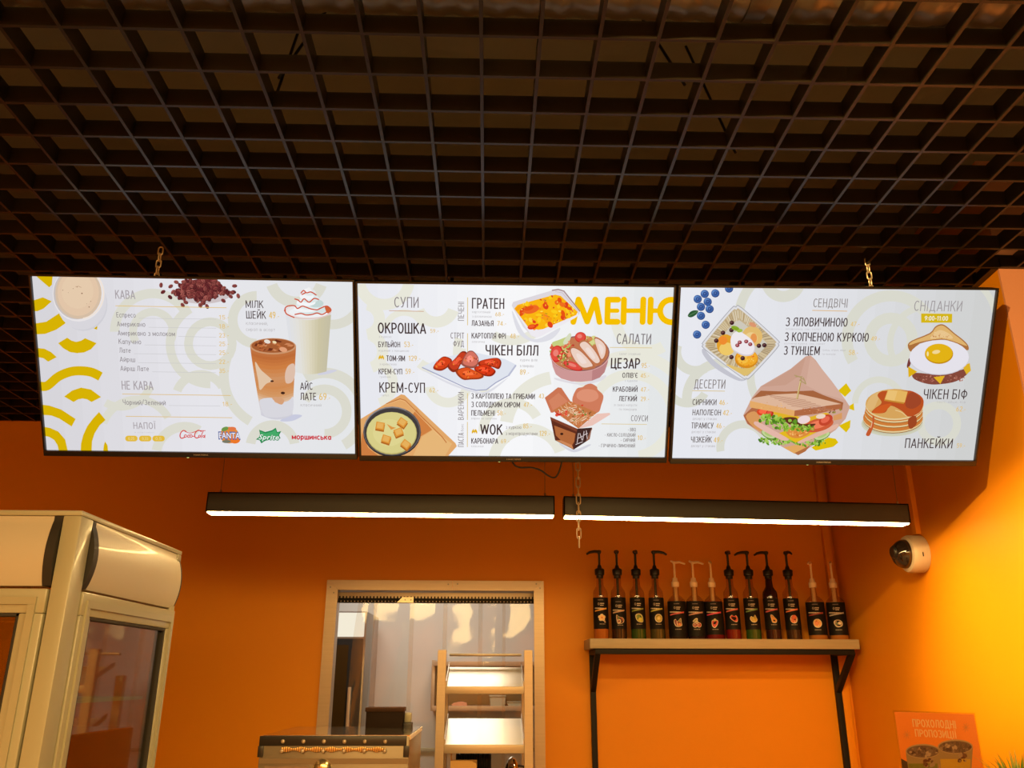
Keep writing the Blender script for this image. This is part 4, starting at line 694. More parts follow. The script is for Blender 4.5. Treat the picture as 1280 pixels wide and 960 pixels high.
# ------------------------------------------------------------------ menu screens
TVP = [(-0.8865, 2.3798, 0.8788, 0.5222, 0.0017, 0.0049), (0.0731, 2.3733, 0.8706, 0.5462, -0.0024, 0.0011), (1.0323, 2.3531, 0.8646, 0.5476, 0.0028, -0.0180)]
TVL = ['left of the three hanging menu screens, showing coffees and iced drinks', 'middle menu screen headed with big yellow letters, showing soups and salads', 'right of the three hanging menu screens, showing sandwiches and pancakes']
DW, DH, BS, BT, BB = .941, .529, .006, .006, .0165
for (x, y, z, rx, ry, rz), lab, art in zip(TVP, TVL, (art_drinks, art_soups, art_sandwich)):
    t = thing('menu_screen', (x, y, z+EYE), lab, 'screen', 'hanging menu screens'); t.rotation_euler = (rx, ry, rz)
    R_ = t.rotation_euler.to_matrix(); Ri = R_.inverted(); nrm = R_ @ Vector((0, 1, 0)); org = Vector((x, y, z))
    w, h = DW/2, DH/2
    MB().span((-w-BS, .008, -h-BB), (w+BS, .032, h+BT), .003).span((-.30, .032, -.17), (.30, .058, .14), .012).build('back_shell', M['blackp'], t)
    f = MB().span((-w-BS, -.003, h), (w+BS, .010, h+BT), .0015).span((-w-BS, -.003, -h-BB), (w+BS, .010, -h), .0015).span((-w-BS, -.003, -h), (-w, .010, h), .0015).span((w, -.003, -h), (w+BS, .010, h), .0015)
    bz = f.build('bezel', M['bezel'], t)
    xy = lambda px, py: (lambda q: (q.x, q.z))(Ri @ (lambda d: d*(org.dot(nrm)/d.dot(nrm))-org)(Vector(ray(px, py))))
    c = Canvas(xy, lambda u, v, d: (u, .007-d, v), (-w, -h), (w, h), .0065)
    n = 16; L_, M_, R_c = {art_drinks: ((214, 212, 217), (230, 229, 235), (228, 230, 232)), art_soups: ((230, 231, 238), (248, 248, 250), (226, 229, 230)), art_sandwich: ((232, 233, 240), (224, 225, 230), (206, 207, 206))}[art]
    for i in range(n):
        u0, u1 = -w+DW*i/n, -w+DW*(i+1)/n; q = (i+.5)/n*2; k = tuple(L_[r]+(M_[r]-L_[r])*q if q < 1 else M_[r]+(R_c[r]-M_[r])*(q-1) for r in range(3)); c.raw([(u0, -h), (u1, -h), (u1, h), (u0, h)], k)
    art(c); c.build('picture', M['screen'], t)
    lg = Canvas(lambda u, v: (u, v), lambda u, v, d: (u, -.0032-d, v)); lg.text('HARTENS', -.022, -h-.0095, .022, -.0042, (190, 180, 172), .01); lg.build('maker_name', M['ink'], bz)
    MB().box((-.045, .012, -h-BB-.002), (.006, .006, .005), .001).build('indicator_light', M['led'], bz)
    for sx in (-.205, .205):
        m = MB().box((sx, .062, .04), (.03, .012, .40), .002); m.build('mount_rail', M['blackm'], t)
        bar = Ri @ Vector((0, 0, 1)); top = Vector((sx, .070, -.10)); L = (CEIL+.04-(R_ @ top+t.location).z)
        MB().cyl(top, top+bar*L, .006, seg=10).build('hanger_rod', M['blackm'], t)

def chain(name, top, bottom, label, group=None, link=.030):
    top, bottom = Vector(top), Vector(bottom); d = bottom-top; n = max(1, round(d.length/(link*.74))); b = MB()
    for i in range(n):
        c0 = top+d*((i+.5)/n); a = (i % 2)*math.pi/2; u = Vector((math.cos(a), math.sin(a), 0)); P = []
        for q in range(14):
            th = 2*math.pi*q/14; s_ = math.sin(th); P.append(c0+u*.0072*math.cos(th)+Vector((0, 0, 1))*((link/2-.0085)*(1 if s_ > .05 else -1 if s_ < -.05 else 0)+.0070*s_))
        b.tube(P, .0022, 6, closed=True)
    o = b.build(name, M['chainm']); return tag(o, label, 'chain', group)
for px, y0, lab in ((195, 350, 'short zinc chain above the drinks menu screen'), (1090, 366, 'short zinc chain above the sandwich menu screen')):
    p = atY(px, y0, 2.305); chain('hanging_chain', (p.x, p.y, CEIL+.02), (p.x, p.y, p.z), lab, 'chains of the menu screens')
q = atY(724, 683, 2.862); p = Vector((q.x+.006, 2.862, CEIL+.03)); chain('hanging_chain', p, q, 'loose zinc chain end dangling in front of the linear lamp', 'chains of the menu screens', .040)
P = [atY(*a) for a in ((640, 566, 2.52), (641, 578, 2.54), (648, 584, 2.55), (664, 584.5, 2.56), (676, 588, 2.56), (686, 595, 2.56), (694, 596.5, 2.55), (699, 589, 2.54), (702, 578, 2.53), (704, 562, 2.52))]
Q = []
for i in range(len(P)-1):
    p0, p1, p2, p3 = P[max(i-1, 0)], P[i], P[i+1], P[min(i+2, len(P)-1)]
    for j in range(6): u = j/6; Q.append(0.5*(2*p1+(p2-p0)*u+(2*p0-5*p1+4*p2-p3)*u*u+(3*p1-p0-3*p2+p3)*u*u*u))
tag(MB().tube(Q+[P[-1]], .0028, 8).build('power_cable', M['gasket']), 'black cable sagging below the middle menu screen', 'cable')

# ------------------------------------------------------------------ linear lamps
LY = 2.90
for (xa, xb, lab, rods) in ((256.5, 693.5, 'left of two long black linear lamps, hung over the doorway', (276, 681)), (705, 1139, 'right of two long black linear lamps, hung over the bottle shelf', (716, 1119))):
    A, B = atY(xa, 640.5 if xa < 600 else 645.5, LY), atY(xb, 645 if xa < 600 else 655, LY)
    za = (A.z+B.z)/2; t = thing('linear_lamp', ((A.x+B.x)/2, LY+.03, za), lab, 'lamp', 'linear pendant lamps'); L = (B-A).length; t.rotation_euler = (0, math.atan2(-(B.z-A.z), B.x-A.x), 0)
    b = MB().span((-L/2, -.03, .004), (L/2, -.026, .072)).span((-L/2, .026, .004), (L/2, .03, .072)).span((-L/2, -.03, .068), (L/2, .03, .072)).span((-L/2, -.03, .003), (-L/2+.004, .03, .072)).span((L/2-.004, -.03, .003), (L/2, .03, .072))
    b.build('housing', M['lampb'], t, smooth=0)
    MB().span((-L/2+.004, -.025, .0), (L/2-.004, .022, .012), .002).build('diffuser', M['lamp'], t)
    for px in rods:
        u = atY(px, 612, LY+.03).x-t.location.x
        s_ = MB().cyl((u, 0, .072), (u, 0, .086), .004, seg=10).build('cable_gripper', M['steel'], t)
        MB().cyl((u, 0, .086), (u, 0, CEIL+.02-za), .0009, seg=6).build('suspension_cable', M['steeld'], t)

# ------------------------------------------------------------------ bottle shelf
SX0, SX1, SY0, SZ = 0.455, 1.672, 3.885, EYE+.164
t = thing('wall_shelf', ((SX0+SX1)/2, WALL_Y, 0), 'oak wall shelf on black steel brackets carrying the syrup bottles', 'shelf'); ox = t.location.x
MB().span((SX0-ox, SY0-WALL_Y, SZ-.042), (SX1-ox, -.001, SZ), .002).build('shelf_board', M['wood'], t)
MB().span((SX0+.025-ox, SY0+.012-WALL_Y, SZ-.066), (SX1-.02-ox, SY0+.037-WALL_Y, SZ-.042), .002).build('front_rail', M['blackm'], t)
for X in (SX0+.036, SX1-.030):
    br = MB().span((X-.0125-ox, -.027, .02), (X+.0125-ox, -.002, SZ-.043), .002).span((X-.0125-ox, SY0+.03-WALL_Y, SZ-.066), (X+.0125-ox, -.02, SZ-.042), .002).build('bracket', M['blackm'], t)
    a, z1 = SY0+.026-WALL_Y, EYE-.06; d = Vector((0, -.014-a, z1-(SZ-.06))); L = d.length
    MB().box((X-ox, (a-.014)/2, (z1+SZ-.06)/2), (.024, .024, L+.02), .002, rot=d.to_track_quat('Z', 'Y').to_matrix() @ Matrix.Rotation(0, 3, 'Z')).build('strut', M['blackm'], br)

# ------------------------------------------------------------------ syrup bottles
WHITE, PK, GN, RD, OR = (222, 206, 186), (206, 110, 120), (116, 136, 44), (206, 60, 40), (230, 140, 40)
def fruit(c, kind, x, y):
    o = (226, 206, 176)
    def two(P, k, g=1.16):
        x0, y0 = sum(p[0] for p in P)/len(P), sum(p[1] for p in P)/len(P); c.blob([(x0+(a-x0)*g, y0+(b_-y0)*g) for a, b_ in P], o); c.blob(P, k)
    if kind == 'flower':
        for a in range(5): q = math.radians(a*72-90); c.ell(x-1+5.2*math.cos(q), y-1+5.2*math.sin(q), 4.4, 4.0, o)
        c.stroke([(x+2, y+3), (x+7, y+10)], 3.4, o); c.stroke([(x+2, y+3), (x+7, y+10)], 1.8, (120, 70, 30))
        for a in range(5): q = math.radians(a*72-90); c.ell(x-1+4.6*math.cos(q), y-1+4.6*math.sin(q), 3.2, 2.8, (240, 200, 130))
        c.ell(x-1, y-1, 2.4, 2.4, (226, 130, 30))
    elif kind == 'almond': two([(x-8, y-9), (x-2, y-5), (x+6, y-3), (x+9, y+4), (x+4, y+9), (x-5, y+10), (x-8, y+2)], (156, 78, 34)); c.blob([(x-7, y-8), (x-2, y-4), (x-5, y+2)], (96, 120, 50)); c.ell(x-3, y+5, 5, 5.4, o); c.ell(x-3, y+5, 3, 3.2, (190, 120, 80)); c.ell(x-3, y+5, 1.4, 1.4, (80, 30, 20))
    elif kind == 'lime': two([(x-8, y-6), (x, y-10), (x+7, y-5), (x+9, y+7), (x+2, y+9), (x-5, y+5)], (172, 180, 50)); c.ell(x+2, y+3, 5, 5, (206, 196, 70)); c.blob([(x-6, y-6), (x, y-8), (x+3, y-2), (x-3, y)], (110, 136, 40))
    elif kind == 'kiwi': c.ell(x+1, y, 9.6, 10.6, o); c.ell(x+1, y, 8, 9, (176, 160, 50)); c.ell(x+1, y, 5, 5.6, (214, 190, 90)); c.ell(x+1, y, 2, 2.2, (236, 220, 160))
    elif kind == 'hazel': two([(x-8, y-4), (x-4, y-7), (x-1, y-3), (x+6, y-9), (x+7, y-1), (x+8, y+5), (x+2, y+8), (x-5, y+6)], (130, 50, 30)); c.ell(x+3, y+4, 4.2, 3.2, (222, 140, 70)); c.blob([(x+1, y-3), (x+5, y-7), (x+6, y-1)], (130, 140, 60))
    elif kind == 'cherry':
        c.stroke([(x-4, y+5), (x, y-7), (x+5, y+5)], 3, o); c.blob([(x-9, y-3), (x-2, y-10), (x+3, y-9), (x-1, y-3)], o); c.ell(x-4, y+5, 5.6, 5.6, o); c.ell(x+5, y+5, 5.6, 5.6, o)
        c.stroke([(x-4, y+4), (x, y-7), (x+5, y+4)], 1, (130, 120, 60)); c.blob([(x-7, y-4), (x-2, y-8), (x+1, y-8), (x-2, y-4)], (150, 150, 80)); c.ell(x-4, y+5, 4.4, 4.4, (150, 26, 24)); c.ell(x+5, y+5, 4.4, 4.4, (170, 34, 28))
    elif kind == 'strawberry': two([(x-6, y-4), (x, y-6), (x+6, y-4), (x+5, y+3), (x-1, y+10), (x-6, y+6)], (206, 44, 32)); c.blob([(x-4, y-5), (x, y-10), (x+4, y-6), (x, y-4)], (190, 180, 110))
    elif kind == 'melon': two([(x-8, y-2), (x-4, y-8), (x+1, y-5), (x+5, y-7), (x+9, y), (x+7, y+7), (x, y+6)], (214, 52, 30))
    elif kind == 'lemon': two([(x-8, y), (x-5, y-5), (x, y-3), (x+3, y-8), (x+6, y-2), (x+8, y+3), (x+3, y+8), (x-4, y+7)], (206, 176, 60)); c.blob([(x-1, y-3), (x+3, y-8), (x+4, y-1)], (130, 140, 50))
    elif kind == 'pear': two([(x-6, y-8), (x-2, y-8), (x+2, y-3), (x+7, y+3), (x+4, y+9), (x-3, y+8), (x-5, y+1)], (222, 150, 50)); c.stroke([(x-6, y-9), (x-2, y-6)], 1.5, (150, 150, 70))
    elif kind == 'orange': c.ell(x, y+1, 9, 10.4, o); c.ell(x+1, y-3, 6, 6.4, (222, 90, 26)); c.ell(x-1, y+4, 6.6, 6, (226, 110, 34)); c.ell(x+2, y+2, 2.4, 2, (90, 30, 16))
    elif kind == 'peach': c.ell(x+.5, y, 9.6, 10, o); c.ell(x, y, 8, 8.4, (230, 160, 70)); c.ell(x-1, y, 4.6, 5, (222, 120, 50))
    elif kind == 'coconut': two([(x-8, y-2), (x-3, y-7), (x+5, y-6), (x+9, y), (x+6, y+6), (x-3, y+7)], (160, 130, 96)); c.ell(x-3, y+1, 4, 2.6, (96, 110, 70)); c.ell(x+3, y, 4, 3, (226, 206, 170))
def glassm(name, col, rough=.08):
    return mat(name, col, rough, var=.12, scale=12, spec=.6)
LIQ = dict(amber=glassm('amber_syrup', (.42, .11, .012)), brown=glassm('dark_brown_syrup', (.035, .016, .008)), green=glassm('green_syrup', (.03, .075, .01)), olive=glassm('olive_syrup', (.07, .055, .015)), red=glassm('red_syrup', (.16, .008, .006)), cocoa=glassm('black_cherry_syrup', (.03, .008, .008)), gold=glassm('golden_syrup', (.40, .14, .025)))
M['label'] = mat('black_label_paper', (.010, .007, .005), .6, var=.2, spec=.2)
M['neck'] = clear('bottle_neck_glass', (.84, .72, .55), 1.2, .04, haze=.04, hazecol=(.6, .4, .2))
def bottle(name, label, x, kind, liq, stripe, pump, turn, slot, shade=False):
    """tall glass bottle with a black pump, or a wider short bottle with a beige pump"""
    tall = pump == 'black'; t = thing(name, (x, 4.0, SZ), label, 'bottle', 'syrup bottles on the wall shelf')
    r, hl, hb = (.0345, .046, .188) if tall else (.0415, .014 if liq in ('brown', 'cocoa') else .022, .172)
    if tall: prof = [(r*.9, 0), (r, .004), (r, hb), (r, hb+.018), (r*.93, hb+.030), (r*.70, hb+.042), (.0175, hb+.054), (.0150, hb+.098)]
    else: prof = [(r*.92, 0), (r, .005), (r, hb), (r*.95, hb+.006), (r*.70, hb+.018), (.0150, hb+.030), (.0125, hb+.070)]
    nb = 4 if tall else 4
    MB().lathe(prof[:3]+[(r*.3, hb+.001)], seg=32).build('body', LIQ[liq], t)
    MB().lathe([(r*.999, hb)]+prof[3:], seg=24).build('neck', M['neck'] if not shade else LIQ['cocoa'], t)
    lb = MB().lathe([(r+.0006, hl), (r+.0006, hb-.002)], seg=32); lbl = lb.build('label_wrap', M['label'], t)
    # artwork on the curved label: drawing units are millimetres, x along the curve, y downwards from the label top
    H = hb-.002; th0 = -math.pi/2+math.atan2(x, 4.0)*-1.0
    def put(u, v, d): a = th0+u/r; return ((r+.0009+d)*math.cos(a), (r+.0009+d)*math.sin(a), v)
    c = Canvas(lambda px, py: (px*.001, H-py*.001), put, depth=.001); k = r/.0345; W_ = 29*k
    g = random.Random(slot); off = 8 if kind == 'almond' else 0
    for i in range(7): c.poly([(-12+i*3.6, 9+off), (-9.6+i*3.6, 9+off), (-9.6+i*3.6, 13+off), (-12+i*3.6, 13+off)], (120, 104, 96))
    c.ell(-9, 29+off, 4.6, 6, (150, 132, 112)); c.ell(-9, 29+off, 2.2, 3.4, (60, 50, 44))
    for yy, l in ((25, 19), (33, 15)):
        for i in range(int(l/3)): c.poly([(-2+i*3.2, yy+off), (.6+i*3.2, yy+off), (.6+i*3.2, yy+4+off), (-2+i*3.2, yy+4+off)], (206, 190, 170))
    for i in range(9): a_ = -W_+i*W_*2/9; b_ = a_+W_*2/10.5; c.poly([(a_, 45+off+i*.35), (b_, 45.3+off+i*.35), (b_, 50.3+off+i*.35), (a_, 50+off+i*.35)], (214, 200, 176))
    for i in range(8): a_ = -W_+i*W_*2/8; b_ = a_+W_*2/8; c.poly([(a_, 64+off-i*1.5), (b_, 62.5+off-i*1.5), (b_, 55.5+off-i*1.5), (a_, 58+off-i*1.5)], stripe)
    fy = (88 if tall else 92)+off*.6; s_ = 1.8 if tall else 1.95
    # fruit pictures are drawn on a small grid and enlarged
    big = Canvas(lambda px, py: ((6 if tall else 2)*.001+px*.001*s_, H-(fy+4+py*s_)*.001), put, depth=.001); big.z = c.z; fruit(big, kind, 0, 0)
    for i in range(5): big.poly([(-7+i*2.9, 14), (-5+i*2.9, 14), (-5+i*2.9, 15.6), (-7+i*2.9, 15.6)], (170, 152, 132))
    n0 = len(c.V); c.V += big.V; c.F += [[i+n0 for i in f_] for f_ in big.F]; c.K += big.K; c.z = big.z; c.build('label_print', M['ink'], lbl)
    # pump
    pm = M['blackp'] if tall else M['beige']; zc = (.281 if tall else .238); e = (.015 if tall else .0125)
    if tall: pb = MB().lathe([(e+.002, zc-.004), (.0165, zc), (.0165, zc+.008), (.0225, zc+.012), (.0235, zc+.034), (.0215, zc+.038), (.0115, zc+.043), (.0080, zc+.056), (.005, zc+.059)], seg=16)
    else: pb = MB().lathe([(e+.004, zc), (.0175, zc+.003), (.018, zc+.022), (.013, zc+.028), (.011, zc+.042), (.006, zc+.044)], seg=20)
    po = pb.build('pump_collar', pm, t)
    zt_ = .398 if tall else .352; sr = .0054
    MB().cyl((0, 0, zc+.03), (0, 0, zt_), sr, seg=10).build('pump_stem', pm, po)
    MB().cyl((0, 0, .10), (0, 0, zc), .006 if tall else .0095, seg=12).build('dip_tube', pm, po)
    a = math.radians(turn); dx, dy = math.cos(a), math.sin(a); L = .062 if tall else .052
    if tall:
        hd = MB().lathe([(.006, zt_-.008), (.011, zt_-.002), (.012, zt_+.004), (.009, zt_+.009), (.003, zt_+.011)], seg=14); hd.tube([(0, 0, zt_+.003), (dx*L*.4, dy*L*.4, zt_+.003), (dx*L*.75, dy*L*.75, zt_-.002), (dx*L, dy*L, zt_-.011)], [.0075, .007, .006, .0042], 8)
    else:
        hd = MB().lathe([(.004, zt_-.014), (.0075, zt_-.002), (.0075, zt_+.003), (.004, zt_+.006)], seg=12); hd.tube([(-dx*.016, -dy*.016, zt_+.008), (0, 0, zt_-.001), (dx*L*.5, dy*L*.5, zt_+.002), (dx*L, dy*L, zt_-.008)], [.004, .0068, .0056, .0042], 8)
    hd.build('pump_head', pm, po)
BT = [(752, 'flower', 'amber', (226, 166, 70), 'black', 190, 'amber bottle with vanilla flower label, leftmost on the wall shelf'),
 (774.5, 'almond', 'brown', (200, 160, 130), 'black', 262, 'dark bottle whose label shows a halved nut, black pump facing forward'),
 (798.5, 'lime', 'green', (140, 150, 60), 'black', 268, 'green bottle with a whole lime on its black label'),
 (822.5, 'kiwi', 'olive', (190, 180, 70), 'black', -8, 'olive bottle with a round yellow fruit label, black pump turned right'),
 (848, 'hazel', 'brown', (214, 90, 90), 'beige', -6, 'short dark bottle with a chestnut label, first of the beige pumps'),
 (871.5, 'cherry', 'cocoa', (206, 150, 130), 'beige', -10, 'short bottle with a pair of cherries on its label'),
 (894.5, 'strawberry', 'red', (222, 70, 110), 'beige', 250, 'short red bottle with a strawberry label and beige pump'),
 (917.5, 'melon', 'red', (222, 110, 90), 'black', 265, 'red bottle with a watermelon slice label and black pump'),
 (942.5, 'lemon', 'green', (120, 150, 80), 'black', 188, 'green bottle with a yellow citrus label, black pump turned left'),
 (967.5, 'pear', 'cocoa', (206, 90, 90), 'black', 190, 'near-black bottle with an orange pear label and dark neck'),
 (993, 'orange', 'brown', (240, 130, 80), 'black', 275, 'dark bottle with a red-orange fruit label, rightmost of the black pumps'),
 (1023, 'peach', 'gold', (160, 70, 60), 'beige', 238, 'golden bottle with a round peach label, second from the right end'),
 (1049, 'coconut', 'gold', (190, 180, 170), 'beige', 250, 'pale bottle with a coconut label, rightmost on the wall shelf')]
for i, (px, k, l, st, pu, tr, lab) in enumerate(BT):
    bottle('syrup_bottle', lab, atY(px, 795, 4.0).x, k, l, st, pu, tr, i, k == 'pear')

# ------------------------------------------------------------------ dome camera on the right wall
p = atY(1166, 696, 3.17); y0 = 3.17; wx = wall_x(y0)-.001; z0 = EYE+.446
t = thing('security_camera', (wx, y0, z0), 'white dome security camera on the orange right wall', 'camera'); t.rotation_euler = (0, math.radians(-90), -math.atan(.062)*0)
MB().lathe([(.066, 0), (.070, .004), (.071, .052), (.066, .062), (.056, .066)], seg=40).build('base_ring', M['camw'], t)
dm = MB().lathe([(.055, .060)]+[(.055*math.cos(a), .066+.050*math.sin(a)) for a in [math.radians(6*i) for i in range(0, 15)]]+[(.001, .116)], seg=36).build('dome_cover', M['dome'], t)
MB().lathe([(.020, .108), (.026, .112), (.020, .119)], c=(0.006, -.006, 0), seg=18).build('lens_eyeball', M['blackp'], dm)
MB().box((-.010, -.0705, .033), (.016, .002, .004), .0008).build('vent_slot', M['gasket'], t)
# ------------------------------------------------------------------ glass-door fridge at the left
FX, FY, FZ = -.915, 1.890, EYE+.352            # its corner nearest the middle of the room
FL, FB = 1.05, .65
t = thing('display_fridge', (FX, FY, 0), 'cream glass-door display fridge at the left with bulging top panels', 'fridge')
MB().span((-FL, 0, FZ-.012), (0, FB, FZ), .003).build('roof', M['white'], t)
MB().span((-FL, 0, .04), (0, FB, .16), .006).build('plinth', M['white'], t)
bk = MB().span((-FL, FB-.03, .16), (0, FB, .30), .004).build('back_sill', M['white'], t); MB().span((-FL, FB-.03, FZ-.06), (0, FB, FZ-.012), .004).build('back_header', M['white'], t)
MB().span((-FL+.03, FB-.018, .30), (-.03, FB-.012, FZ-.06)).build('glass', M['glass'], bk, smooth=0)
MB().span((-FL, 0, .16), (-FL+.03, FB, FZ-.022), .004).build('end_panel', M['white'], t)
MB().span((-.040, 0, .16), (0, .060, FZ-.012), .003).build('corner_post', M['white'], t)
MB().span((-.036, FB-.036, .16), (0, FB, FZ-.022), .006).build('corner_post', M['white'], t)
for x, y in ((-FL+.05, .06), (-.06, .06), (-.06, FB-.06), (-FL+.05, FB-.06)): MB().cyl((x, y, 0), (x, y, .042), .02, seg=12).build('foot', M['gasket'], t)
z0, z1 = EYE+.186, FZ-.013
def bulge(n=16, depth=.0155): return [(depth*max(0, math.sin(math.pi*min(1, (i/n)*1.08)))**.8-.004, z0+(z1-z0)*i/n) for i in range(n+1)]
B_ = bulge()
# front canopy (faces the viewer) and side canopy (faces right)
cf = MB().prism([(-d, z) for d, z in B_]+[(.05, z1), (.05, z0)], 0, -FL, -.061).build('top_panel', M['canopy'], t)
MB().prism([(-d*1.03-.001, z) for d, z in B_]+[(.045, z1), (.045, z0)], 0, -.061, -.041).build('end_cap', M['gasket'], cf)
cs = MB().prism([(d, z) for d, z in B_]+[(-.05, z1), (-.05, z0)], 1, .084, FB-.012).build('top_panel', M['canopy'], t)
MB().prism([(d*1.05+.001, z) for d, z in B_]+[(-.045, z1), (-.045, z0)], 1, .061, .084).build('end_cap', M['gasket'], cs)
MB().prism([(d*1.03+.001, z) for d, z in B_]+[(-.045, z1), (-.045, z0)], 1, FB-.012, FB-.008).build('end_cap', M['gasket'], cs)
def door(axis, lo, hi, zb, zt_):
    fw = .052; f = MB()
    def sp(b_, a0, a1, za, zb_, d0, d1, bev=.004):
        b_.span((a0, -d1, za), (a1, -d0, zb_), bev) if axis == 0 else b_.span((d0, a0, za), (d1, a1, zb_), bev)
    for a0, a1, za, zb_ in ((lo, hi, zt_-fw, zt_), (lo, hi, zb, zb+fw), (lo, lo+fw, zb+fw, zt_-fw), (hi-fw, hi, zb+fw, zt_-fw)): sp(f, a0, a1, za, zb_, -.028, .004)
    for a0, a1, za, zb_ in ((lo+.018, hi-.018, zt_-.034, zt_-.018), (lo+.018, hi-.018, zb+.018, zb+.034), (lo+.018, lo+.034, zb+.0342, zt_-.0342), (hi-.034, hi-.018, zb+.0342, zt_-.0342)): sp(f, a0, a1, za, zb_, .0, .009, 0)
    d = f.build('door', M['white'], t)
    g = MB()
    for a0, a1, za, zb_ in ((lo+fw, hi-fw, zt_-fw-.007, zt_-fw), (lo+fw, hi-fw, zb+fw, zb+fw+.007), (lo+fw, lo+fw+.007, zb+fw, zt_-fw), (hi-fw-.007, hi-fw, zb+fw, zt_-fw)): sp(g, a0, a1, za, zb_, -.02, .001, .001)
    g.build('gasket', M['gasket'], d)
    gl = MB(); sp(gl, lo+fw+.004, hi-fw-.004, zb+fw+.004, zt_-fw-.004, -.012, -.008, 0); gl.build('glass', M['glass'], d)
    h = MB(); sp(h, hi-.040 if axis == 0 else lo+.012, hi-.012 if axis == 0 else lo+.040, .95, 1.25, .010, .034, .008); h.build('handle', M['white'], d)
door(0, -FL+.004, -.044, .17, z0-.006); door(1, .064, FB-.004, .17, z0-.006)
for z in (.45, .78, 1.08, 1.36, 1.60):
    b = MB().span((-FL+.035, .03, z), (-.04, .034, z+.008)).span((-FL+.035, FB-.05, z), (-.04, FB-.045, z+.008)).span((-.046, .03, z), (-.041, FB-.045, z+.008))
    for i in range(24): x = -FL+.06+i*.0405; b.span((x, .03, z+.002), (x+.004, FB-.045, z+.006))
    b.build('wire_shelf', M['white'], t, smooth=0)

# ------------------------------------------------------------------ doorway casing and strip curtain
d0 = MB(); o_ = .036
X0, X1, ZT = DX0-.032, DX1+.026, EYE+.4395
c_ = struct(MB().prism([(X0, 0), (DX0+.022, 0), (DX0+.022, DZ-.012), (X0, ZT)], 1, WALL_Y-.014, WALL_Y-.001).build('door_1', M['steel'], smooth=0)); c_['label'] = 'brushed steel casing around the kitchen doorway'
MB().prism([(X1, 0), (DX1-.022, 0), (DX1-.022, DZ-.012), (X1, ZT)], 1, WALL_Y-.014, WALL_Y-.001).build('casing_side', M['steel'], c_, smooth=0)
MB().prism([(X0+.0015, ZT), (-.175, ZT), (-.175, DZ-.012), (DX0+.0235, DZ-.012)], 1, WALL_Y-.014, WALL_Y-.001).build('casing_head', M['steel'], c_, smooth=0)
MB().prism([(-.1735, ZT), (X1-.0015, ZT), (DX1-.0235, DZ-.012), (-.1735, DZ-.012)], 1, WALL_Y-.014, WALL_Y-.001).build('casing_head', M['steel'], c_, smooth=0)
MB().span((DX0, WALL_Y-.002, 0), (DX0+.012, WALL_Y+.122, DZ)).span((DX1-.012, WALL_Y-.002, 0), (DX1, WALL_Y+.122, DZ)).span((DX0, WALL_Y-.002, DZ-.012), (DX1, WALL_Y+.122, DZ)).build('reveal', M['steel'], c_, smooth=0)
for x, z in ((X0+.018, ZT-.034), (-.195, ZT-.018), (-.150, ZT-.016), (X1-.018, ZT-.034), (X1-.036, ZT-.014), (DX0+.004, ZT-.060)): MB().cyl((x, WALL_Y-.0165, z), (x, WALL_Y-.013, z), .0042, seg=10).build('screw', M['steeld'], c_)
CY = WALL_Y+.035; zr = EYE+.338
t = thing('strip_curtain', ((DX0+DX1)/2, CY, zr), 'clear plastic strip curtain hanging in the kitchen doorway', 'curtain'); hw = (DX1-DX0)/2-.014
MB().span((-hw, .004, .0), (hw, .03, .050), .002).build('mounting_rail', M['steel'], t)
hb_ = MB().span((-hw+.006, -.006, 0), (hw-.006, .002, .021), .001)
n = 58
for i in range(n):
    x = -hw+.012+(2*hw-.024)*i/(n-1)
    hb_.box((x, -.002, .0245), (.006, .008, .012), .0015)
hbo = hb_.build('comb_plate', M['blackm'], t)
sc_ = MB()
for i in range(n-1): x = -hw+.02+(2*hw-.04)*i/(n-2); sc_.cyl((x, -.009, .006), (x, -.006, .006), .0024, seg=6)
sc_.build('stud_row', M['steel'], hbo)
pl = MB().prism([(-.19, 0), (-.110, 0), (-.110, .026), (-.163, .026)], 1, -.013, -.007).build('joining_plate', M['steelb'], t, smooth=0)
for x in (-.150, -.122): MB().cyl((x, -.0145, .013), (x, -.012, .013), .0035, seg=8).build('screw', M['steeld'], pl)
rng = random.Random(12); W_ = 2*hw
edges = [-.355, -.255, -.115, .045, .215, .335]
spans = [(-hw+.105, -.10-.18), (-.30, -.105), (-.125, .055), (.035, .225), (.205, .335), (.32, hw-.004)]
for i, (a, b_) in enumerate(spans):
    m = MB(); nx, nz = 10, 26; rows = []
    ph = rng.uniform(0, 6)
    for kz in range(nz+1):
        z = -.0-kz*(zr-.06)/nz; row = []
        for kx in range(nx+1):
            u = kx/nx; lean = (.05 if i == 0 else .0)*(1-math.exp(-kz*.35)); x = a+(b_-a)*u-lean*.6
            y = .003*(i % 2)*2-.004+.010*math.sin(u*math.pi)*math.exp(-kz*.12)+.005*math.sin(kz*.7+ph+u*2.5)*min(1, kz*.3); row.append((x, y, z))
        rows.append(row)
    for r0_, r1_ in zip(rows, rows[1:]): m.quadstrip(r0_, r1_)
    bmesh.ops.remove_doubles(m.bm, verts=m.bm.verts, dist=1e-5)
    m.build('strip', M['pvc'], t, smooth=80)

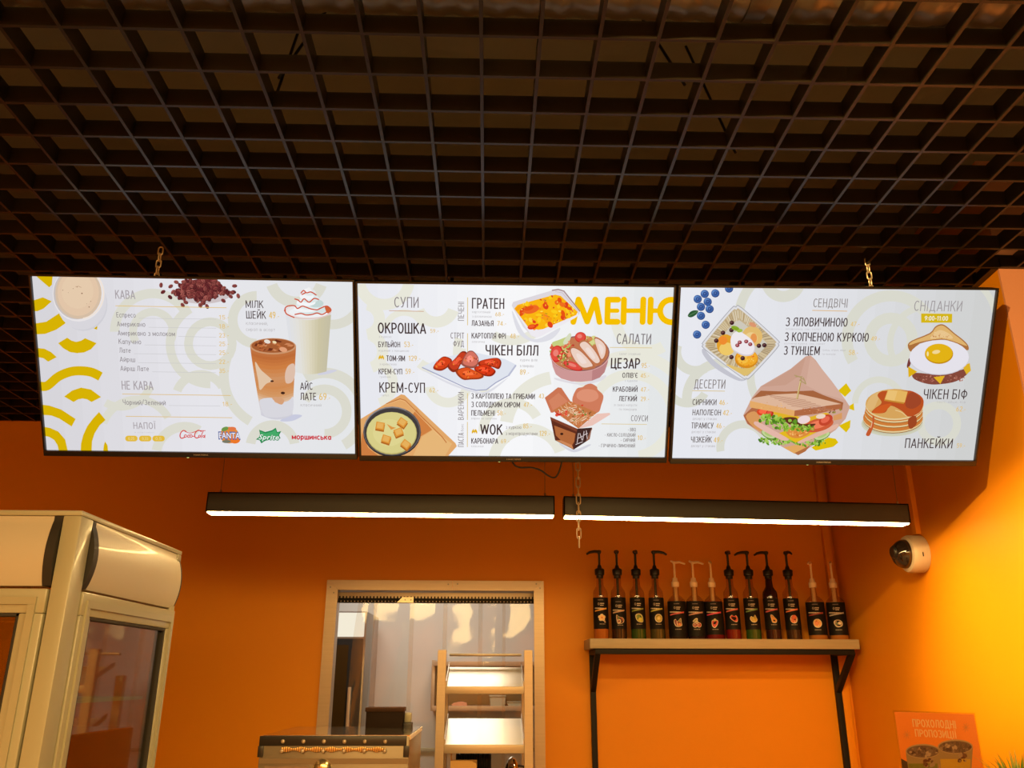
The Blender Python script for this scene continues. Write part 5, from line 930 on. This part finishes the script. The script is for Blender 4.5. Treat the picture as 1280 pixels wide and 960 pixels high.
# ------------------------------------------------------------------ kitchen furniture seen through the doorway
KF = 5.55; a, b_ = atY(424, 768, KF), atY(459, 768, KF); zl = atY(440, 796, KF).z; zt_ = atY(440, 764, KF).z
t = thing('kitchen_fridge', (b_.x, KF, 0), 'dark kitchen fridge with a lit white header beyond the doorway', 'fridge')
MB().span((-.62, 0, .05), (0, .60, zt_), .006).build('cabinet', M['steeld'], t)
M['header'] = emit('lit_header', (1.0, .92, .74), 0.9)
MB().span((-.60, -.02, zl), (-.012, .0, zt_-.01), .004).build('lit_header', M['header'], t)
dr = MB().span((-.60, -.03, .12), (-.012, -.002, zl-.012), .004).build('door', M['blackm'], t)
MB().span((-.56, -.034, .2), (-.10, -.028, zl-.05)).build('glass', M['glass'], dr, smooth=0)
MB().span((-.085, -.06, .9), (-.065, -.028, 1.6), .006).build('handle', M['steel'], dr)
for x in (-.58, -.04): MB().cyl((x, .05, 0), (x, .05, .05), .02, seg=10).build('foot', M['gasket'], t)
KS = 5.98; l, r = atY(540, 880, KS), atY(676, 880, KS)
z_lo, z_hi = atY(600, 885, KS).z, atY(600, 829, KS).z
t = thing('kitchen_shelf', ((l.x+r.x)/2, KY, 0), 'two-tier steel shelf on the kitchen wall behind the rack', 'shelf'); hw_ = (r.x-l.x)/2
for z in (z_lo, z_hi): MB().span((-hw_, KS-KY, z-.018), (hw_, -.001, z+.012), .002).build('tier', M['steel'], t)
for s_ in (-1, 1): MB().span((s_*hw_-.012, KS-KY+.03, z_lo-.02), (s_*hw_+.012, -.001, z_hi+.02), .002).build('side_frame', M['steel'], t)
for px0, px1, y0, nm, lab, m_ in ((612, 632, 869, 'food_container', 'white food container standing on the kitchen shelf', M['white']), (634, 654, 877, 'food_tray', 'low white tray on the kitchen shelf right of the container', M['white']), (564, 584, 877, 'paper_bag', 'folded pale bag lying at the left of the kitchen shelf', M['pale'])):
    A, B = atY(px0, 885, KS+.06), atY(px1, 885, KS+.06); h = atY(px0, y0, KS+.06).z-z_lo-.012
    t = thing(nm, ((A.x+B.x)/2, KS+.10, z_lo+.012), lab, nm.split('_')[1]); w = (B.x-A.x)/2
    if nm == 'paper_bag': MB().prism([(-w, 0), (w, 0), (w*.9, h*.7), (w*.2, h), (-w*.8, h*.6)], 1, -.04, .05).build('body', m_, t)
    else:
        MB().prism([(-w*.9, 0), (w*.9, 0), (w, h*.85), (-w, h*.85)], 1, -.05, .05).build('body', m_, t); MB().span((-w*1.05, -.054, h*.85), (w*1.05, .054, h), .002).build('lid', m_, t)

# ------------------------------------------------------------------ steel rack in front of the doorway
RY0, RY1 = 3.72, 4.02
A, B = atY(546, 860, RY0), atY(666, 860, RY0); zt_ = atY(600, 812.5, RY0).z; cx = (A.x+B.x)/2; hw = (B.x-A.x)/2
t = thing('steel_rack', (cx, RY0, 0), 'steel rack with sloping trays in front of the kitchen doorway', 'rack')
for s_ in (-1, 1):
    for y in (0, RY1-RY0): MB().span((s_*(hw-.018)-.018, y, 0), (s_*(hw-.018)+.018, y+.03, zt_-y*.35), .001).build('upright', M['steel'], t, smooth=0)
for yf, yb_, y2 in ((858, 834, 867.5), (931, 898, 942)):
    zf, zk, zb2 = atY(600, yf, RY0).z, atY(600, yb_, RY1-.03).z, atY(600, y2, RY0).z
    tr = MB().prism([(.012, zf-.006), (RY1-RY0-.03, zk-.004), (RY1-RY0-.03, zk), (.012, zf-.002)], 0, -hw+.037, hw-.037).build('sloping_tray', M['steelb'], t, smooth=0)
    MB().span((-hw+.036, .004, zb2), (hw-.036, .024, zf), .002).build('front_lip', M['steel'], tr)
    for s_ in (-1, 1): MB().prism([(.012, zf-.002), (RY1-RY0-.03, zk), (RY1-RY0-.03, zk+.02), (.012, zf+.02)], 0, s_*(hw-.038)-.002, s_*(hw-.038)+.002).build('side_lip', M['steel'], tr, smooth=0)
zc = atY(600, 818, RY1).z
MB().span((-hw+.036, RY1-RY0, zc-.008), (hw-.036, RY1-RY0+.02, zc+.004), .002).build('top_bar', M['steeld'], t)
zfl = EYE-.50; MB().span((-hw+.036, 0, zfl-.02), (hw-.036, RY1-RY0+.03, zfl), .002).build('flat_shelf', M['steel'], t)
# things on the flat shelf of the rack
A, B = atY(570, 945, RY0+.10), atY(614, 945, RY0+.10); zs = atY(590, 938, RY0+.10).z
t = thing('lid_stack', ((A.x+B.x)/2, RY0+.15, zfl), 'row of black ribbed cup lids standing on the rack', 'lids'); w = (B.x-A.x)/2; n = 14
for i in range(n):
    x = -w+2*w*(i+.5)/n; MB().lathe([(.05, -.006), (.052, -.002), (.044, .0), (.046, .004), (.036, .006)], c=(x, 0, (zs-zfl)-.054-.004*(i % 2)), seg=24, rot=Matrix.Rotation(math.radians(90), 3, 'Y')).build('lid', M['blackp'], t)
MB().span((-w, -.045, 0), (w, .045, (zs-zfl)-.105), .003).build('holder', M['blackp'], t)
A, B = atY(563, 955, RY0+.03), atY(596, 955, RY0+.03); zs = atY(580, 951, RY0+.03).z; w = (B.x-A.x)/2
t = thing('cardboard_box', ((A.x+B.x)/2, RY0+.055, zfl), 'open cardboard box in front of the black lids', 'box'); h = zs-zfl
MB().prism([(-w, 0), (w, 0), (w, h-.012), (w*.55, h), (-w, h)], 1, -.022, -.018).build('front_wall', M['card'], t, smooth=0)
MB().span((-w, .018, 0), (w, .022, h)).build('back_wall', M['card'], t, smooth=0); MB().span((-w, -.018, 0), (-w+.004, .018, h+.05)).build('side_wall', M['card'], t, smooth=0); MB().span((w-.004, -.018, 0), (w, .018, h-.012)).build('side_wall', M['card'], t, smooth=0); MB().span((-w, -.018, 0), (w, .018, .004)).build('bottom', M['card'], t, smooth=0)
A, B = atY(630, 955, RY0+.12), atY(650, 955, RY0+.12); zs = atY(640, 947, RY0+.12).z; r_ = (B.x-A.x)/2; h = zs-zfl
t = thing('milk_pitcher', ((A.x+B.x)/2, RY0+.14, zfl), 'polished steel pitcher at the right of the rack shelf', 'pitcher')
MB().lathe([(r_*1.05, 0), (r_*1.1, .01), (r_*1.1, h*.4), (r_*1.0, h*.65), (r_*.75, h*.85), (r_*.45, h*.96), (r_*.12, h)], seg=28).build('body', mat('chrome', (.7, .66, .6), .08, metal=1.0, var=.03), t)
MB().tube([(r_*.75, 0, h*.82), (r_*1.5, 0, h*.80), (r_*1.75, 0, h*.6), (r_*1.5, 0, h*.3), (r_*1.05, 0, h*.25)], .005, 8).build('handle', M['gasket'], t)

# ------------------------------------------------------------------ steel appliance with a dark box on top
AY0, AY1 = 2.62, 3.08
A, B = atY(326, 919, AY0), atY(512, 922, AY0); zt_ = A.z; cx = (A.x+B.x)/2; hw = (B.x-A.x)/2; zb = .92
M['asteel'] = mat('warm_steel', (.24, .20, .14), .36, metal=.5, var=.10, scale=3, stretch=(1, 30, 30))
t = thing('steel_appliance', (cx, AY0, zb), 'steel countertop appliance with a riveted hinge strip along its top', 'appliance'); H = zt_-zb
MB().span((-hw, .0, .02), (hw, AY1-AY0, H-.004), .003).build('body', M['asteel'], t)
MB().span((-hw+.004, .014, H-.006), (hw-.002, AY1-AY0-.004, H-.0005)).build('top_plate', mat('mirror_steel', (.62, .55, .46), .09, metal=.95, var=.04), t, smooth=0)
MB().span((-hw-.002, -.004, H-.028), (hw-.028+.02, .012, H-.002), .002).build('top_trim', M['blackp'], t)
MB().span((-hw-.004, -.005, H-.058), (-hw+.012, .01, H-.028), .002).span((hw-.016, -.005, H-.058), (hw, .01, H-.028), .002).build('corner_trim', M['blackp'], t)
hs = MB(); n = 48
for i in range(n):
    x0 = -hw+.066+(2*hw-.13)*i/n; hs.box((x0, -.006, H-.037), ((2*hw-.13)/n*.96, .008, .011+.004*math.sin(i*.9)), .002)
ho = hs.build('hinge_strip', mat('brass', (.62, .38, .14), .35, metal=.8, var=.3, scale=40), t)
for row in (H-.016, H-.041):
    for i in range(6): x = -hw+.066+(2*hw-.135)*i/5; MB().lathe([(.006, 0), (.005, .003), (.0015, .0045)], c=(x, -.005 if row > H-.03 else -.010, row), seg=10, rot=Matrix.Rotation(math.radians(90), 3, 'X')).build('rivet', M['steel'], ho)
MB().span((-hw+.002, -.003, H-.075), (hw-.002, 0, H-.0615)).build('seam', M['asteel'], t, smooth=0)
MB().span((-hw+.02, -.004, H-.086), (-hw+.145, .0, H-.081)).build('slot', M['steeld'], t, smooth=0)
e = atY(403, 961, AY0); MB().lathe([(.026, 0), (.026, .008), (.018, .014), (.006, .016)], c=(e.x-cx, -.0, e.z-zb), seg=24, rot=Matrix.Rotation(math.radians(90), 3, 'X')).build('knob', mat('polished_brass', (.8, .6, .3), .2, metal=.9), t)
for sx in (-1, 1):
    for y in (.04, AY1-AY0-.04): MB().cyl((sx*(hw-.04), y, 0), (sx*(hw-.04), y, .022), .018, seg=12).build('foot', M['gasket'], t)
MB().span((hw-.001, .004, H-.012), (hw+.003, AY1-AY0, H-.001)).build('side_edge', M['steelb'], t, smooth=0)
DYb = 2.98; A, B = atY(457, 900, DYb), atY(503, 900, DYb); z1_ = atY(480, 884.5, DYb).z
t = thing('dark_box', ((A.x+B.x)/2, DYb, zt_-.004), 'small dark brown box standing on the steel appliance', 'box'); w = (B.x-A.x)/2; h = z1_-zt_+.004
M['darkbox'] = mat('dark_brown_plastic', (.022, .010, .004), .65, var=.2, spec=.2)
MB().span((-w, 0, 0), (w, .085, h-.012), .003).build('body', M['darkbox'], t); MB().span((-w-.003, -.004, h-.013), (w+.003, .088, h), .002).build('lid', mat('brown_lid', (.06, .026, .012), .6, var=.1, spec=.2), t)
MB().span((w+.004, .03, .02), (w+.026, .06, .05), .003).build('side_switch', M['white'], t); MB().span((w, .02, 0), (w+.03, .07, .02), .003).build('side_bracket', M['blackp'], t)
# worktop it stands on (below the picture)
t = thing('worktop', (cx, 2.85, 0), 'dark counter under the steel appliance', 'counter')
MB().span((-.75, -.28, .88), (.55, .34, .92), .004).build('top', M['blackm'], t); MB().span((-.72, -.25, 0), (.52, .32, .88)).build('cabinet', M['orange'], t, smooth=0)

# ------------------------------------------------------------------ offer card, plant and the stand they are on (right edge)
r1_, r2_ = Vector(ray(1118, 890)), Vector(ray(1217, 893)); k = 2.46
P1 = r1_*(k/r1_.y); P2 = r2_*(P1.z/r2_.z); ww = (Vector((P2.x-P1.x, P2.y-P1.y, 0))).length
ang = math.atan2(P2.y-P1.y, P2.x-P1.x); hz = .297*ww/.21; zt_ = P1.z+EYE; zb = zt_-hz
t = thing('offer_card', ((P1.x+P2.x)/2, (P1.y+P2.y)/2, zb), 'orange card with two iced drinks in a clear acrylic stand', 'sign', None, ang)
MB().span((-ww/2, .0, .006), (ww/2, .002, hz), .0005).build('card', mat('orange_card', (.85, .22, .014), .5, var=.08, scale=9), t)
st = MB().span((-ww/2-.003, -.004, .004), (ww/2+.003, -.0025, hz+.004)).span((-ww/2-.003, .0035, .004), (ww/2+.003, .005, hz+.004)).span((-ww/2-.003, -.05, 0), (ww/2+.003, .05, .004)).build('stand', M['acrylic'], t, smooth=0)
cR = Matrix.Rotation(-ang, 3, 'Z'); nrm = Vector((-math.sin(ang), math.cos(ang), 0)); org = Vector((t.location.x, t.location.y, zb-EYE))
cxy = lambda px, py: (lambda q: (q.x, q.z))(cR @ (lambda d: d*(org.dot(nrm)/d.dot(nrm))-org)(Vector(ray(px, py))))
c = Canvas(cxy, lambda u, v, d: (u, -.0008-d, v), (-ww/2, .006), (ww/2, hz), .0012); T = S(1100, 870, 7.111)
c.text('ПРОХОЛОДНІ', 1141.5, 908.5, 1195.5, 9.6, (236, 184, 128), .018); c.text('ПРОПОЗИЦІЇ', 1144.5, 920.6, 1196, 9.0, (236, 184, 128), .018)
for x, y in ((240, 345), (765, 280)):
    for a_ in range(4): q = math.radians(a_*45+10); X, Y = T((x, y))[0]; c.stroke([(X-4.6*math.cos(q), Y-5.6*math.sin(q)), (X+4.6*math.cos(q), Y+5.6*math.sin(q))], .8, (206, 130, 66), cap=False)
for (xl, xr, yt, xbl, xbr, k1, k2) in ((230, 535, 490, 275, 520, (150, 130, 80), (110, 110, 36)), (515, 828, 450, 560, 800, (160, 130, 76), (190, 146, 36))):
    m_ = (xl+xr)/2; c.poly(T((xl, yt), (xr, yt), (xbr, yt+420), (xbl, yt+420)), (150, 122, 80)); c.poly(T((xl+22, yt+110), (xr-22, yt+110), (xbr-8, yt+420), (xbl+8, yt+420)), k2)
    X, Y = T((m_, yt))[0]; c.ell(X, Y, (xr-xl)/2/7.111, 9, (170, 140, 104)); c.ell(X, Y+.4, (xr-xl)/2/7.6, 7.6, (104, 80, 62)); g = random.Random(int(xl))
    c.scatter(40, (X, Y+.6, (xr-xl)/2/8.6, 6), 2.2, [(84, 64, 52), (140, 112, 88), (112, 92, 76), (66, 44, 36), (170, 140, 112)], rng=g); c.scatter(14, (X+8, Y+14, 7, 5), 2.2, [(76, 32, 26), (150, 124, 100), (96, 60, 40)], rng=g)
c.poly(T((190, 555), (245, 585), (262, 700), (205, 700)), (60, 44, 30)); c.build('card_print', M['ink'], t)
SZ2 = zb
t2 = thing('display_stand', (1.30, 2.22, 0), 'tall white stand under the offer card and plant', 'stand')
MB().span((-.30, -.28, 0), (.24, .30, SZ2-.03), .006).build('cabinet', M['white'], t2); MB().span((-.32, -.30, SZ2-.03), (.26, .32, SZ2), .006).build('top', M['white'], t2)
pp = atY(1268, 950, 2.14)
t = thing('potted_grass', (pp.x, 2.14, SZ2), 'tuft of green grass leaves at the lower right edge', 'plant')
MB().lathe([(.035, 0), (.045, .005), (.055, .09), (.058, .10), (.05, .10), (.046, .085)], seg=24).build('pot', M['pot'], t)
MB().lathe([(.047, .078), (.03, .086), (.002, .09)], seg=16).build('soil', M['slab'], t)
g = random.Random(21); tip = atY(1262, 934, 2.14).z-SZ2
lv = MB()
for i in range(90):
    a_, rr = g.uniform(0, 6.283), g.uniform(0, .035); base = Vector((rr*math.cos(a_), rr*math.sin(a_), .085)); sp_ = g.uniform(.02, .12); hh = (tip-.085)*g.uniform(.72, 1.02); u = Vector((math.cos(a_), math.sin(a_), 0)); s_ = Vector((-u.y, u.x, 0))*.0022
    pts = [base+u*(sp_*q*q)+Vector((0, 0, hh*(q-.18*q*q*sp_/.12))) for q in (0, .3, .6, .85, 1)]; wd_ = [1, 1, .85, .5, .08]
    lv.quadstrip([p_-s_*w_ for p_, w_ in zip(pts, wd_)], [p_+s_*w_ for p_, w_ in zip(pts, wd_)])
lv.build('leaves', M['grass'], t)

# ------------------------------------------------------------------ above the lattice: foil duct, hanger wires
yd, zd = 1.37, EYE+1.44
pts = [(-1.2+i*.02, yd, zd) for i in range(190)]; b = MB().tube(pts, [.115+.004*math.sin(i*1.9) for i in range(190)], 20)
t = thing('air_duct', (0, 0, 0), 'round foil air duct above the ceiling lattice', 'duct'); b.build('hose', M['duct'], t)
MB().cyl((.53, yd, zd), (.57, yd, zd), .122, seg=28).build('clamp_band', M['steeld'], t); MB().cyl((.98, yd, zd), (1.01, yd, zd), .126, seg=28).build('clamp_band', M['steeld'], t)
for x in (-.6, .2, 1.2, 2.0): MB().cyl((x, yd, zd+.1), (x, yd, SLAB+.01), .003, seg=6).build('hanger', M['steeld'], t)
for (px, py, ang_, lab) in ((372, 62, .7, 'dark hanger wire above the lattice left of the centre'), (834, 70, -.7, 'dark hanger wire above the lattice right of the centre'), (905, 158, -.5, 'dark hanger wire above the lattice over the sandwich screen'), (350, 102, .3, 'dark hanger wire left of the centre, a little lower than its neighbour')):
    d = Vector(ray(px, py)); p = d*((CEIL+.12-EYE)/d.z); p.z += EYE
    dx = (SLAB-p.z-.0)*math.tan(ang_)*.5; b = MB().cyl((p.x-dx*.3, p.y, CEIL+.04), (p.x+dx, p.y+.03, SLAB+.01), .0035, seg=8)
    tag(b.build('hanger_wire', M['blackm']), lab, 'wire', 'ceiling hanger wires')
